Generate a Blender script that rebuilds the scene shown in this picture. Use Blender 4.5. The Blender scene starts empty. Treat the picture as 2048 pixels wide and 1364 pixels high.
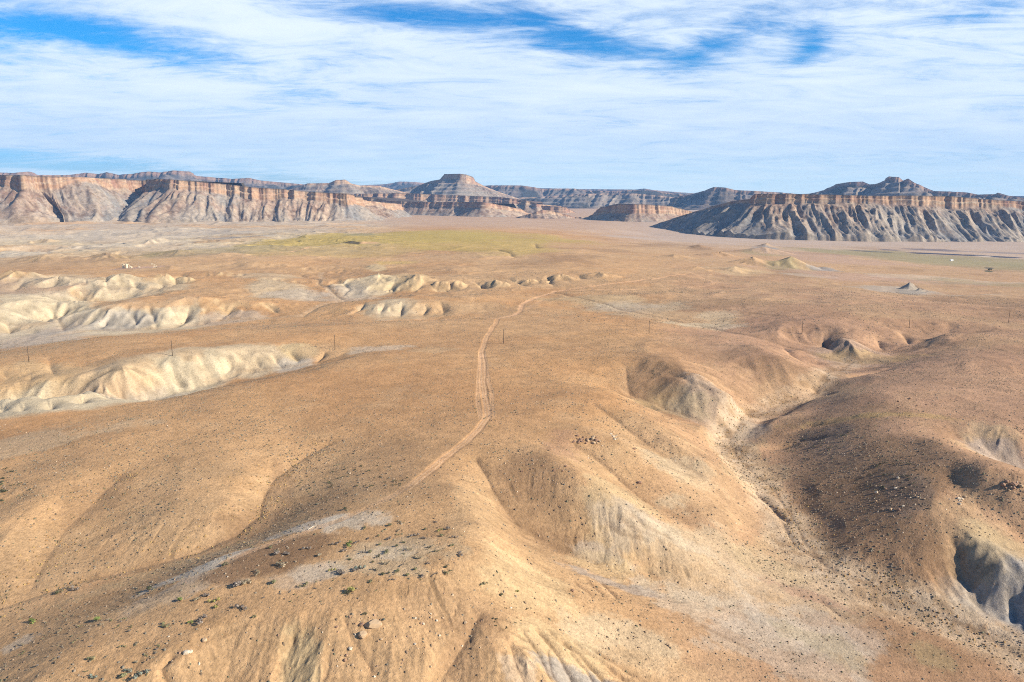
import bpy, math, random
import numpy as np
from math import radians, sin, cos, pi
F32 = np.float32
random.seed(7)
rng = np.random.default_rng(11)

# ------------------------------------------------------------------ camera, sky, sun, exposure
FPX, CAMZ, PITCH = 1518.0, 120.0, math.atan(287/1518)
C = bpy.context.scene.collection
scn = bpy.context.scene
cam = bpy.data.objects.new("camera", bpy.data.cameras.new("camera"))
cam.location = (0, 0, CAMZ)
cam.rotation_euler = (pi/2-PITCH, 0, 0)
cam.data.sensor_width = 36; cam.data.lens = 36*FPX/2048
cam.data.clip_start = 1; cam.data.clip_end = 120000
C.objects.link(cam); scn.camera = cam

SUN_AZ, SUN_EL = radians(17), radians(28.5)      # azimuth: degrees behind the camera's right hand
sd = np.array([cos(SUN_EL)*cos(SUN_AZ), -cos(SUN_EL)*sin(SUN_AZ), sin(SUN_EL)])
sun = bpy.data.objects.new("sun", bpy.data.lights.new("sun", 'SUN'))
sun.data.energy = 5.0; sun.data.angle = radians(0.55); sun.data.color = (1, .925, .80)
from mathutils import Vector, noise as mnoise
sun.rotation_euler = Vector(sd).to_track_quat('Z', 'Y').to_euler()
C.objects.link(sun)
scn.view_settings.view_transform = 'Standard'; scn.view_settings.look = 'None'
scn.view_settings.exposure = 0.92; scn.view_settings.gamma = 1
scn.cycles.max_bounces = 4; scn.cycles.diffuse_bounces = 2; scn.cycles.volume_bounces = 0
scn.cycles.use_denoising = False; scn.cycles.filter_width = 1.05

def ray(px, py):
    cx, cy = (px-1024)/FPX, (682-py)/FPX
    return np.array([cx, cos(PITCH)+cy*sin(PITCH), -sin(PITCH)+cy*cos(PITCH)])
def at(px, py, z):
    d = ray(px, py); t = (z-CAMZ)/d[2]
    return np.array([d[0]*t, d[1]*t, z])
def atr(px, py, r):
    d = ray(px, py); t = r/math.hypot(d[0], d[1])
    return np.array([d[0]*t, d[1]*t, CAMZ+d[2]*t])

w = bpy.data.worlds.new("World"); scn.world = w; w.use_nodes = True
nt = w.node_tree; nt.nodes.clear()
def N(nt, t, **k):
    n = nt.nodes.new(t)
    for a, v in k.items():
        if a == 'i':
            for kk, vv in v.items(): n.inputs[kk].default_value = vv
        else: setattr(n, a, v)
    return n
def M(nt, op, a, b=None, c=None, clamp=False):
    n = nt.nodes.new('ShaderNodeMath'); n.operation = op; n.use_clamp = clamp
    for i, v in enumerate((a, b, c)):
        if v is None: continue
        if isinstance(v, (int, float)): n.inputs[i].default_value = v
        else: nt.links.new(v, n.inputs[i])
    return n.outputs[0]
def smooth(nt, x, lo, hi):
    n = nt.nodes.new('ShaderNodeMapRange'); n.interpolation_type = 'SMOOTHSTEP'
    n.inputs[1].default_value = lo; n.inputs[2].default_value = hi
    nt.links.new(x, n.inputs[0]); return n.outputs[0]
def mixc(nt, f, a, b, mode='MIX'):
    n = nt.nodes.new('ShaderNodeMix'); n.data_type = 'RGBA'; n.blend_type = mode
    for s, v in ((n.inputs[0], f), (n.inputs[6], a), (n.inputs[7], b)):
        if isinstance(v, (int, float)): s.default_value = v
        elif isinstance(v, tuple): s.default_value = (*v, 1)
        else: nt.links.new(v, s)
    return n.outputs[2]
def build_world():
    out = N(nt, 'ShaderNodeOutputWorld'); bg = N(nt, 'ShaderNodeBackground')
    sky = N(nt, 'ShaderNodeTexSky', sky_type='NISHITA', sun_disc=False, sun_elevation=SUN_EL,
            sun_rotation=math.atan2(sd[0], sd[1]), altitude=1500, air_density=1.0, dust_density=0.3, ozone_density=2.5)
    tc = N(nt, 'ShaderNodeTexCoord'); sep = N(nt, 'ShaderNodeSeparateXYZ')
    nt.links.new(tc.outputs['Generated'], sep.inputs[0])
    X, Y, Z = sep.outputs
    Zc = M(nt, 'MAXIMUM', Z, 0.0)
    den = M(nt, 'ADD', Zc, 0.10)
    U = M(nt, 'DIVIDE', X, den); V = M(nt, 'DIVIDE', Y, den)
    comb = N(nt, 'ShaderNodeCombineXYZ'); nt.links.new(U, comb.inputs[0]); nt.links.new(V, comb.inputs[1])
    def nz(scale, sc, rot, detail, rough, dist=0.0, off=0):
        mp = N(nt, 'ShaderNodeMapping'); mp.inputs['Scale'].default_value = (*sc, 1)
        mp.inputs['Rotation'].default_value = (0, 0, rot); mp.inputs['Location'].default_value = (off, off*.7, off)
        nt.links.new(comb.outputs[0], mp.inputs[0])
        n = N(nt, 'ShaderNodeTexNoise'); n.inputs['Scale'].default_value = scale
        n.inputs['Detail'].default_value = detail; n.inputs['Roughness'].default_value = rough
        n.inputs['Distortion'].default_value = dist
        nt.links.new(mp.outputs[0], n.inputs['Vector']); return n.outputs[0]
    big = nz(1.0, (.8, 1), -.35, 6, .58, .9, 3.1)
    wisp = nz(2.6, (.62, 1.1), -.42, 10, .64, 1.1, 7.7)
    fine = nz(9, (.5, 1.0), -.6, 8, .72, 1.2, 1.3)
    # openings in the cloud deck: azimuth tangent A = x/y, elevation tangent E = z/y
    A = M(nt, 'DIVIDE', X, M(nt, 'MAXIMUM', Y, .05)); E = M(nt, 'DIVIDE', Z, M(nt, 'MAXIMUM', Y, .05))
    gaps = [(290, 92, 220, 30, 1.25, .16), (120, 62, 70, 16, .6, .1), (150, 150, 120, 12, .3, .1), (760, 26, 180, 30, .85, .10), (960, 40, 120, 26, .6, .1), (1130, 72, 80, 34, .85, .25), (1090, 20, 90, 22, .7, .1),
            (1260, 100, 80, 18, .8, .1), (1430, 90, 90, 28, .9, -.45), (1610, 108, 40, 18, .6, -.5), (1620, 70, 30, 40, .45, .1), (1960, 22, 110, 28, 1.0, -.1), (1740, 6, 110, 18, .6, 0),
            (620, 190, 110, 16, .45, .1), (490, 218, 120, 9, .55, .03), (60, 65, 160, 18, .5, .15), (-160, 40, 160, 60, .8, .1), (1250, 252, 150, 10, .35, .05), (1700, 312, 380, 12, .4, -.02), (1600, 60, 260, 60, .3, 0), (250, 336, 480, 17, 1.5, .075), (-350, 322, 300, 26, 1.3, .03), (1010, 385, 300, 12, .5, .0), (2300, 150, 200, 60, .8, .1), (1850, 215, 120, 14, .3, 0)]
    tot = None
    for (px, py, sx, sy, amp, tilt) in gaps:
        d = ray(px, py); a0, e0 = d[0]/d[1], d[2]/d[1]
        da = M(nt, 'SUBTRACT', A, a0); de = M(nt, 'SUBTRACT', E, e0)
        de = M(nt, 'ADD', de, M(nt, 'MULTIPLY', da, tilt))
        q = M(nt, 'ADD', M(nt, 'POWER', M(nt, 'ABSOLUTE', M(nt, 'MULTIPLY', da, FPX/sx)), 2.0), M(nt, 'POWER', M(nt, 'ABSOLUTE', M(nt, 'MULTIPLY', de, FPX/sy)), 2.0))
        g = M(nt, 'MULTIPLY', M(nt, 'EXPONENT', M(nt, 'MULTIPLY', q, -0.7)), amp)
        tot = g if tot is None else M(nt, 'ADD', tot, g)
    dens = M(nt, 'ADD', M(nt, 'MULTIPLY', big, .9), M(nt, 'MULTIPLY', wisp, 1.35))
    dens = M(nt, 'ADD', dens, M(nt, 'MULTIPLY', fine, .75))       # mean about 1.12
    dens = M(nt, 'SUBTRACT', dens, M(nt, 'MULTIPLY', tot, .50))
    dens = M(nt, 'SUBTRACT', dens, M(nt, 'MULTIPLY', smooth(nt, Z, .26, .5), .62))
    dens = M(nt, 'SUBTRACT', dens, M(nt, 'MULTIPLY', smooth(nt, M(nt, 'MULTIPLY', Y, -1.0), -.2, .4), .4))
    dens = M(nt, 'ADD', dens, M(nt, 'MULTIPLY', M(nt, 'SUBTRACT', 1.0, smooth(nt, E, .05, .2)), .16))
    cov = smooth(nt, dens, .72, 1.52)
    cov = M(nt, 'MULTIPLY', cov, .93)
    hs = N(nt, 'ShaderNodeHueSaturation'); hs.inputs['Saturation'].default_value = 1.35; hs.inputs['Value'].default_value = 1.0
    nt.links.new(sky.outputs[0], hs.inputs['Color'])
    skyc = mixc(nt, 1.0, hs.outputs[0], mixc(nt, smooth(nt, E, .0, .22), (.66, .86, 1.22), (.09, 1.2, 1.55)), 'MULTIPLY')
    tex = smooth(nt, M(nt, 'ADD', M(nt, 'MULTIPLY', wisp, .6), M(nt, 'MULTIPLY', big, .5)), .35, .75)
    cl = mixc(nt, tex, (7.2, 8.6, 10.3), (10.0, 10.8, 11.5))
    low = smooth(nt, E, .0, .10)
    cl = mixc(nt, low, mixc(nt, tex, (7.3, 9.8, 10.8), (9.1, 10.7, 11.2)), cl)
    c = mixc(nt, cov, skyc, cl)
    nt.links.new(c, bg.inputs[0]); bg.inputs[1].default_value = 0.055
    nt.links.new(bg.outputs[0], out.inputs[0])
build_world()

# ------------------------------------------------------------------ numpy noise
PERM = rng.random((256, 256)).astype(F32)
def vnoise(x, y, k=0):
    xi = np.floor(x); yi = np.floor(y)
    fx = (x-xi).astype(F32); fy = (y-yi).astype(F32)
    xi = (xi.astype(np.int64)+k*57) & 255; yi = (yi.astype(np.int64)+k*91) & 255
    x1 = (xi+1) & 255; y1 = (yi+1) & 255
    fx = fx*fx*fx*(fx*(fx*6-15)+10); fy = fy*fy*fy*(fy*(fy*6-15)+10)
    a = PERM[xi, yi]; b = PERM[x1, yi]; c = PERM[xi, y1]; d = PERM[x1, y1]
    return ((a+(b-a)*fx)*(1-fy)+(c+(d-c)*fx)*fy)*2-1
def fbm(x, y, lam, octv, k=0, gain=.5, ridged=False, minlam=None):
    o = np.zeros(np.broadcast(x, y).shape, F32); a = 1.0; s = 0
    for i in range(octv):
        c, sn = cos(i*1.1+k), sin(i*1.1+k)
        n = vnoise((x*c-y*sn)/lam+i*17.3, (x*sn+y*c)/lam+i*9.1, k+i)
        if ridged: n = 1-2*np.abs(n)
        if minlam is not None: n = n*np.clip((lam-minlam)/minlam, 0, 1)
        o += a*n; s += a; a *= gain; lam *= .5
    return o/s
def sstep(lo, hi, x):
    t = np.clip((x-lo)/(hi-lo), 0, 1); return t*t*(3-2*t)
def gully(x, y, gx, gy, lam, amp, k=0):
    """one octave of channels that run down the slope (gx, gy); returns height and its gradient"""
    g = np.sqrt(gx*gx+gy*gy)+1e-5
    dx, dy = (gy/g).astype(F32), (-gx/g).astype(F32)
    px = (x/lam).astype(np.float64); py = (y/lam).astype(np.float64)
    ix = np.round(px); iy = np.round(py)
    fx = (px-ix).astype(F32); fy = (py-iy).astype(F32)
    ix = ix.astype(np.int64); iy = iy.astype(np.int64)
    H = np.zeros_like(fx); D = np.zeros_like(fx); W = np.full_like(fx, 1e-4)
    for i in (-1, 0, 1):
        for j in (-1, 0, 1):
            hx = PERM[(ix+i+k*31) & 255, (iy+j) & 255]-.5; hy = PERM[(ix+i) & 255, (iy+j+97+k*13) & 255]-.5
            ax = fx-i-hx*.5; ay = fy-j-hy*.5
            w_ = 1-(ax*ax+ay*ay)/1.56
            w_ = np.maximum(w_, 0); w_ = w_*w_
            m = (ax*dx+ay*dy)*F32(2*pi)
            H += np.cos(m)*w_; D -= np.sin(m)*w_; W += w_
    H /= W; D /= W
    sc = amp*F32(2*pi)/lam
    return H, D*dx*sc, D*dy*sc
def carve(x, y, gx, gy, lams, strength, dr=None, sharp=.35):
    """dendritic erosion; strength is a field (0..1)"""
    h = np.zeros_like(x, dtype=F32); gx = gx.astype(F32).copy(); gy = gy.astype(F32).copy()
    for k, (lam, a) in enumerate(lams):
        amp = strength*a
        if dr is not None: amp = amp*np.clip(lam/(dr*3)-.6, 0, 1)
        H, dx, dy = gully(x, y, gx, gy, lam, 1.0, k)
        H2 = 1-2*np.sqrt(np.clip((1-H)*.5, 0, 1))        # rounded crests, sharp channels -> inverted below
        H = H*(1-sharp)-(-H2*sharp if False else -H2*sharp)
        h += amp*H
        gx += dx*amp; gy += dy*amp
    return h

# ------------------------------------------------------------------ ground control lines: (px, py of the photograph, height m)
LINES = [
 # --- near hill: pale crest, hilltop, road ridge
 [(60,1364,8),(150,1300,10),(250,1235,11),(330,1175,13),(420,1128,14.5),(560,1078,16),(650,1035,17),(740,990,17.5),(830,955,18),(890,915,17),(945,870,16),(975,820,14),(967,740,11),(966,690,8),(1000,640,5)],
 [(200,1340,9.5),(330,1270,12),(450,1210,14),(560,1165,15.5),(700,1110,17),(820,1070,18),(900,1030,18)],
 [(600,1180,15),(750,1190,15.5),(870,1150,16.5),(960,1110,17),(960,1050,17.5),(930,980,18)],
 # brow of the near hill, then its face
 [(330,1325,10.5),(400,1280,12),(500,1240,13.5),(640,1235,13.5),(760,1225,14),(900,1185,14),(1000,1150,13)],
 [(330,1364,8),(460,1340,7.5),(560,1300,9.5),(650,1330,7.8),(750,1340,7.3),(860,1300,8.7),(920,1364,3.5)],[(560,1420,3.5),(700,1420,3.5),(850,1420,2),(1000,1420,0)],
 [(880,1230,11.5),(960,1240,10),(1020,1275,7),(1060,1330,4),(1120,1380,-1)],
 [(1010,1200,9),(1100,1240,3),(1200,1290,-4),(1300,1364,-9)],
 # --- valley behind the pale crest (left)
 [(-150,1270,-1),(0,1215,1),(150,1165,3),(270,1135,4.5),(400,1098,6),(470,1070,7),(520,1030,8),(528,990,8.6),(560,950,9.6),(610,915,11),(655,888,12)],
 [(640,1000,13),(590,1025,11),(540,1050,8.8)],
 [(60,1180,2),(100,1110,4),(140,1050,6.3),(190,1000,8.6),(240,955,10.5)],
 # its spurs
 [(350,1095,7),(330,1040,10),(360,980,12.5),(420,930,13.5),(520,870,13.5)],
 [(20,1160,3.5),(0,1100,6.5),(30,1040,9),(90,985,11),(170,920,12),(300,880,12.5)],
 [(440,1050,9.5),(470,1000,11.8),(500,950,13)],
 [(-150,1100,3),(-60,1000,7),(-100,900,6)],
 # --- upland left of the road
 [(0,880,7),(150,860,9),(330,820,10.5),(480,790,11),(650,770,10.5),(820,760,10.5)],
 [(600,850,12.5),(750,850,14),(880,840,15)],
 [(0,960,8.5),(120,900,10)],
 [(700,930,14),(780,910,15.5)],
 # --- pale canyon: near rim, floor, scarp crest
 [(-120,905,5),(0,868,6),(120,848,6.5),(230,825,7.5),(330,800,8),(420,778,8.5),(520,758,9),(620,742,9),(700,715,9)],
 [(-120,860,-9),(0,835,-9),(130,822,-8),(230,802,-7),(300,790,-6),(400,766,-4),(470,748,-2),(560,738,0),(640,727,3),(700,705,5)],
 [(-120,800,5),(0,797,5),(70,792,6),(110,790,7),(160,765,9),(250,742,10),(320,715,11),(370,716,10),(430,712,9),(520,700,8.5),(600,690,8),(680,680,8)],
 [(0,760,4),(90,765,5),(160,740,6)],
 [(0,735,8),(120,712,9),(250,695,10),(340,690,10),(500,680,9.5),(650,670,9)],
 # --- second pale basin
 [(-120,720,-14),(0,690,-13),(100,672,-12),(200,660,-10),(320,655,-8),(440,640,-6),(560,632,-4),(640,610,-3),(690,600,-3),(655,575,-2),(640,560,-1)],
 [(130,660,-11),(110,635,-9),(150,615,-6),(230,605,-3)],
 [(-100,640,2),(0,618,4),(70,603,6),(150,598,7),(230,612,6),(300,600,7),(370,605,7),(430,607,4),(520,600,3),(600,592,1)],
 [(0,660,-9),(60,640,-6)],
 [(60,615,3),(130,650,-8)],[(215,618,5),(180,650,-7)],[(400,605,6),(390,635,-3)],
 [(0,590,8),(150,580,9),(300,570,10),(450,560,9),(540,555,8)],
 [(540,552,8),(600,570,3),(640,590,-1)],
 # ground between, road to the left
 [(200,672,4),(400,662,5),(600,652,5),(800,645,5),(990,637,4)],
 [(120,697,8),(60,705,7)],
 # --- centre-left mounds behind the junction
 [(700,622,2),(730,607,6),(780,600,8),(850,602,8),(930,598,7),(1000,605,5)],
 [(690,632,-2),(800,636,-1),(900,632,0),(980,622,1)],
 [(650,548,2),(700,560,8),(780,552,10),(850,562,9),(900,560,9),(960,558,9),(1040,555,10),(1100,548,10),(1180,545,9)],
 [(680,590,-1),(760,585,0),(850,583,1),(950,580,3),(1050,577,4),(1120,572,5)],
 [(740,530,12),(900,535,12),(1050,530,12)],
 # --- east flank of the near hill: gullies and spurs
 [(960,930,14),(985,975,11),(1020,1030,6),(1060,1060,2),(1120,1095,-2),(1190,1120,-5),(1300,1130,-8)],
 [(1060,900,15.5),(1110,915,15.5),(1160,945,14),(1210,990,10),(1270,1030,5),(1330,1075,-2),(1400,1110,-7)],
 [(1130,880,13),(1190,915,9),(1235,955,5),(1290,1000,1),(1370,1040,-4),(1440,1065,-8)],
 [(1080,850,15),(1170,855,14),(1230,880,12),(1300,930,6),(1380,980,0),(1460,1030,-7)],
 [(1190,810,13),(1260,860,8),(1330,910,3),(1400,950,-2)],
 [(1110,780,12.5),(1210,775,12.5),(1270,820,11),(1340,880,7),(1410,920,1)],
 [(1240,735,9),(1258,790,1.5),(1320,818,-2),(1420,850,-4),(1480,880,-7)],
 [(1190,720,10.5),(1250,712,12),(1330,722,13),(1395,750,11.5),(1440,775,7),(1480,800,0)],
 [(1275,745,7),(1300,775,4)],
 [(1120,660,8),(1250,670,9),(1400,690,8),(1480,690,7)],
 [(1400,725,6),(1470,735,3),(1540,760,-2),(1610,785,-6)],
 [(1430,675,5),(1510,690,8.5),(1560,718,7),(1615,752,0)],
 [(1030,1110,10),(1100,1150,4),(1200,1190,-2),(1300,1230,-6),(1370,1290,-9)],
 [(1060,1090,2),(1130,1130,-1),(1250,1180,-6),(1350,1220,-9)],
 # --- main wash, basin
 [(2200,1400,-26),(2048,1320,-24),(1950,1262,-22),(1850,1215,-20),(1750,1175,-19),(1660,1140,-18),(1610,1085,-17),(1585,1030,-16),(1540,970,-15),(1470,915,-14),(1455,880,-13),(1490,830,-12),(1560,808,-11),(1630,788,-10),(1660,745,-8),(1700,722,-7),(1760,705,-6),(1830,690,-4),(1920,672,-1)],
 [(1400,1170,-12),(1500,1220,-15),(1600,1300,-18),(1720,1380,-20)],
 [(1900,1380,-23),(1800,1290,-21)],
 [(1480,1090,-13),(1500,1010,-13)],
 # --- spurs north of the wash
 [(1420,640,0),(1480,668,-2),(1560,690,-3),(1640,712,-5),(1690,725,-7)],
 [(1560,655,5),(1620,648,6),(1680,655,6),(1740,665,4)],
 [(1640,668,2),(1650,695,-5)],
 [(1680,676,4.5),(1705,692,1.5),(1740,706,-3)],
 [(1100,585,2),(1200,610,1),(1320,635,1),(1420,655,-1)],
 [(1150,575,4),(1250,590,3),(1400,600,4),(1550,620,5),(1700,630,6),(1850,640,5),(2048,650,4)],
 # --- right hill
 [(1560,830,-9),(1640,850,-3),(1720,840,3),(1790,850,6),(1830,900,5),(1848,950,3),(1866,990,1),(1900,1035,-3),(1925,1070,-5),(1980,1120,-8.5),(2060,1180,-13),(2130,1250,-17)],
 [(1640,900,-6),(1700,880,0),(1760,890,3)],
 [(1560,900,-12),(1640,960,-9.8),(1720,970,-6),(1780,985,-2.5)],
 [(1640,1040,-14),(1690,1045,-11.5),(1740,1050,-9),(1800,1050,-6),(1850,1040,-3.5)],
 [(1740,1150,-16.8),(1810,1172,-17),(1880,1190,-17.8),(1950,1205,-19),(2048,1230,-20)],
 [(1690,1110,-15),(1760,1110,-13),(1820,1105,-11),(1875,1095,-8.5)],
 [(1905,1080,-7),(1930,1150,-15),(1955,1195,-18)],
 [(1900,950,4),(1960,1000,0),(2048,1070,-7),(2120,1120,-11)],
 [(1880,880,9),(1960,940,9),(2048,960,8),(2120,990,4)],
 [(1890,840,8),(1930,880,3),(1990,915,-2),(2080,940,-6)],
 [(1940,830,9),(2000,870,6),(2080,900,3)],
 [(1700,790,3),(1800,780,7),(1900,790,10),(2000,800,10),(2120,840,10)],
 [(1620,830,-5),(1700,800,0)],[(1690,770,-3),(1760,745,1),(1860,720,4),(1960,710,7)],
 [(1880,670,6),(1990,670,9),(2120,680,10)],
 [(1980,730,9),(2060,760,6)],
 # --- far plain
 [(1450,560,2),(1700,575,-6),(1900,590,-8),(2100,610,-6)],
 [(1350,530,6),(1450,520,4),(1600,545,-6),(1850,545,-22),(2100,560,-26)],
 [(1300,500,0),(1500,500,-12),(1700,505,-28),(1900,515,-38),(2200,530,-42)],
 [(1150,478,4),(1300,482,-12),(1500,488,-28),(1700,492,-40),(2048,500,-46)],
 [(1100,462,2),(1300,470,-32),(1500,476,-40),(1800,484,-45),(2300,492,-50)],
 [(-300,560,10),(0,545,10),(200,538,14),(330,533,15),(500,528,14)],
 [(0,520,6),(250,515,8),(400,505,12),(600,495,15)],
 [(-300,500,0),(0,490,0),(300,478,4),(600,470,12),(800,463,20),(950,460,22),(1080,466,14)],
 [(640,485,16),(800,480,20),(950,478,20),(1100,485,12)],
 [(800,505,15),(1000,505,15),(1200,510,10)],
 [(-300,455,4),(0,452,6),(300,454,8),(500,455,8),(700,455,10)],
 [(-300,435,22),(0,433,22),(300,440,14),(600,446,8),(800,450,10),(1000,452,4),(1200,458,-10)],
]
CX = []
for L in LINES:
    for (a, b) in zip(L[:-1], L[1:]):
        n = max(1, int(math.hypot(b[0]-a[0], (b[1]-a[1])*1.6)/45))
        for i in range(n):
            t = i/n; CX.append([a[k]+(b[k]-a[k])*t for k in range(3)])
    CX.append(list(L[-1]))
# ring far out and near feet
P = np.array([at(*c) for c in CX])
extra = []
for az in np.linspace(-65, 65, 14):
    for r, z in ((25, -6), (70, -6), (120, -8), (7000, 10), (14000, 10)):
        if r < 130: z = z - 6*sstep(0, 60, az) + 4*sstep(0, 60, -az)
        if r > 5000: z = 10 - 30*sstep(10, 40, az)
        extra.append([r*sin(radians(az)), r*cos(radians(az)), z])
for az in (-64, -52, -44, 44, 52, 64):
    for r in (200, 300, 450, 700, 1100, 1800, 3000):
        z = {200: -4, 300: 2, 450: 6, 700: 5, 1100: 6, 1800: 4, 3000: 5}[r]
        if az > 0 and r > 1000: z -= 30*(min(r, 3000)-1000)/2000
        extra.append([r*sin(radians(az)), r*cos(radians(az)), z])
P = np.vstack([P, np.array(extra)])
def lp(x, y): return np.arctan2(x, y), np.log(np.hypot(x, y))
pa, pl = lp(P[:, 0], P[:, 1])
# drop near-duplicates
keep = []
for i in range(len(pa)):
    if all((pa[i]-pa[j])**2+(pl[i]-pl[j])**2 > 8e-5 for j in keep): keep.append(i)
pa, pl, pz = pa[keep], pl[keep], P[keep, 2]
CC = 0.012
def kern(da, dl): return np.sqrt(da*da+dl*dl+CC*CC)
K = kern(pa[:, None]-pa, pl[:, None]-pl); n_ = len(pa)
K -= np.eye(n_)*2e-4*0
Amat = np.zeros((n_+1, n_+1)); Amat[:n_, :n_] = K+np.eye(n_)*(-3e-3); Amat[n_, :n_] = 1; Amat[:n_, n_] = 1
wgt = np.linalg.solve(Amat, np.append(pz, 0))
GA = np.linspace(radians(-66), radians(66), 560); GL = np.linspace(math.log(20), math.log(15000), 760)
Cg = np.zeros((len(GL), len(GA)))
for i in range(len(GL)):
    Cg[i] = kern(GA[:, None]-pa, GL[i]-pl) @ wgt[:n_] + wgt[n_]

def cubmat(g, x):
    """Catmull-Rom interpolation matrix and its derivative"""
    h = g[1]-g[0]; u = np.clip((x-g[0])/h, 0, len(g)-1.0001); i = u.astype(int); t = u-i
    A = np.zeros((len(x), len(g)), F32); B = np.zeros((len(x), len(g)), F32)
    ws = [(-t+2*t*t-t**3)/2, (2-5*t*t+3*t**3)/2, (t+4*t*t-3*t**3)/2, (-t*t+t**3)/2]
    ds = [(-1+4*t-3*t*t)/2, (-10*t+9*t*t)/2, (1+8*t-9*t*t)/2, (-2*t+3*t*t)/2]
    rr = np.arange(len(x))
    for k in range(4):
        j = np.clip(i+k-1, 0, len(g)-1)
        np.add.at(A, (rr, j), ws[k]); np.add.at(B, (rr, j), ds[k]/h)
    return A, B

# ------------------------------------------------------------------ fan grid of the ground
rows = [12.0]
while rows[-1] < 40000:
    r = rows[-1]
    d = max(.22, min(r*r/105000., r*.0030)) if r > 90 else max(1.0, r*.03) if r < 80 else .5
    if r > 1500: d = r*.0035
    if r > 5000: d = r*.03
    rows.append(r+d)
R = np.array(rows)
dense = np.arange(-38.5, 38.5, .052)
side = np.concatenate([np.linspace(38.5, 60, 110)[1:], np.linspace(60, 180, 60)[1:]])
TH = np.radians(np.concatenate([-side[::-1][1:] if False else -side[::-1], dense, side]))
NR, NT = len(R), len(TH)
print("grid", NR, NT, NR*NT)
Ar, Br = cubmat(GL, np.log(R)); At_, Bt = cubmat(GA, TH)
Cg32 = Cg.astype(F32)
H0 = (Ar @ Cg32) @ At_.T
dL = (Br @ Cg32) @ At_.T; dA = (Ar @ Cg32) @ Bt.T
fade = (1-sstep(radians(66), radians(110), np.abs(TH))).astype(F32)
H0 = H0*fade; dL *= fade; dA *= fade
Rc = R[:, None].astype(np.float64); sT, cT = np.sin(TH)[None], np.cos(TH)[None]
X = (Rc*sT).astype(F32); Y = (Rc*cT).astype(F32)
GX = ((dL*sT+dA*cT)/Rc).astype(F32); GY = ((dL*cT-dA*sT)/Rc).astype(F32)
del dL, dA
DR = np.repeat(np.maximum(np.gradient(R), R*radians(.052))[:, None], NT, 1).astype(F32)

def ground_z(x, y):
    r = np.hypot(x, y); th = np.arctan2(x, y)
    i = np.clip(np.searchsorted(R, r)-1, 0, NR-2); j = np.clip(np.searchsorted(TH, th)-1, 0, NT-2)
    u = (r-R[i])/(R[i+1]-R[i]); v = (th-TH[j])/(TH[j+1]-TH[j])
    return (H[i, j]*(1-u)+H[i+1, j]*u)*(1-v)+(H[i, j+1]*(1-u)+H[i+1, j+1]*u)*v
H = H0
RT = np.geomspace(60, 9000, 3000)
def hit(px, py):
    """where the sight line through a photograph pixel meets the ground"""
    d = ray(px, py); hn = math.hypot(d[0], d[1]); t = RT/hn
    x, y, z = d[0]*t, d[1]*t, CAMZ+d[2]*t
    g = ground_z(x, y)-z; below = g > 0
    if not below.any(): return at(px, py, 0)
    i = max(1, int(np.argmax(below))); f = g[i-1]/(g[i-1]-g[i]+1e-9)
    return np.array([x[i-1]+(x[i]-x[i-1])*f, y[i-1]+(y[i]-y[i-1])*f, z[i-1]+(z[i]-z[i-1])*f])
def at2(px, py, z):
    if -200 < px < 2250 and 440 < py < 1480:
        h = hit(px, py)
        if abs(h[2]-z) < 9: return h
    return at(px, py, z)
def blob(px, py, sx, sy, z=0, edge=.35, lam=None, k=0, tilt=0.0):
    """a patch of ground round the point seen at (px, py): sizes in photograph pixels are turned into metres there"""
    c = at2(px, py, z); z = c[2]; r = math.hypot(c[0], c[1])
    up = at(px, py-sy, z); dn = at(px, py+sy, z)
    slat = sx/FPX*math.hypot(r, CAMZ-z); srad = abs(math.hypot(up[0], up[1])-math.hypot(dn[0], dn[1]))/2
    ux, uy = c[0]/r, c[1]/r
    reach = 1.9*max(slat, srad)+5
    i0, i1 = np.searchsorted(R, [max(r-reach, R[0]), r+reach])
    th = math.atan2(c[0], c[1]); dth = reach/max(r-reach, r*.5)
    j0, j1 = np.searchsorted(TH, [th-dth, th+dth])
    sl = (slice(i0, i1), slice(j0, j1))
    x = X[sl]-c[0]; y = Y[sl]-c[1]
    a = (x*uy-y*ux); b = (x*ux+y*uy)
    b2 = b-tilt*a*srad/slat
    lam = lam or min(slat, srad)*1.1
    d = np.sqrt((a/slat)**2+(b2/srad)**2)+edge*1.5*fbm(X[sl], Y[sl], lam, 6, k+3, .68)
    return sl, 1-sstep(.62, 1.05, d)

# extra mounds: (px, py, half width px, half depth px, height m, z ground)
MOUNDS = [(1580,533,62,20,14,-8),(1505,527,48,16,9,-4),(1530,505,60,12,9,-10),(1400,496,34,6,7,-8),(1535,494,28,4,9,-25),(1440,512,55,9,7,0),(1818,579,20,7,8.5,-12),(1838,583,14,4,3,-12),
          (1390,540,40,10,4,4),(1350,515,50,8,5,4),(1650,538,40,5,3,-12),(1470,541,40,8,4,0),(85,487,34,9,9,0),(290,486,60,9,6,4),(1905,601,60,5,2.5,-8),
          (1060,561,30,8,4,8),(1120,556,50,10,5,8),(990,566,40,8,4,6),(900,568,35,9,4,6),(830,557,60,12,4,8),(760,556,40,12,5,8),(1200,552,50,6,4,8),
          (700,488,60,4,1.5,16),(330,560,50,14,5,8),(240,562,60,14,5,8),(120,566,60,14,5,8),(30,560,60,14,6,8),(420,548,60,12,5,10),
          (90,524,70,9,6,8),(210,520,70,8,6,8),(340,512,60,8,5,9),(450,515,60,8,4,11),(1180,1364,18,12,0,-5)]
H = H0
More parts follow.
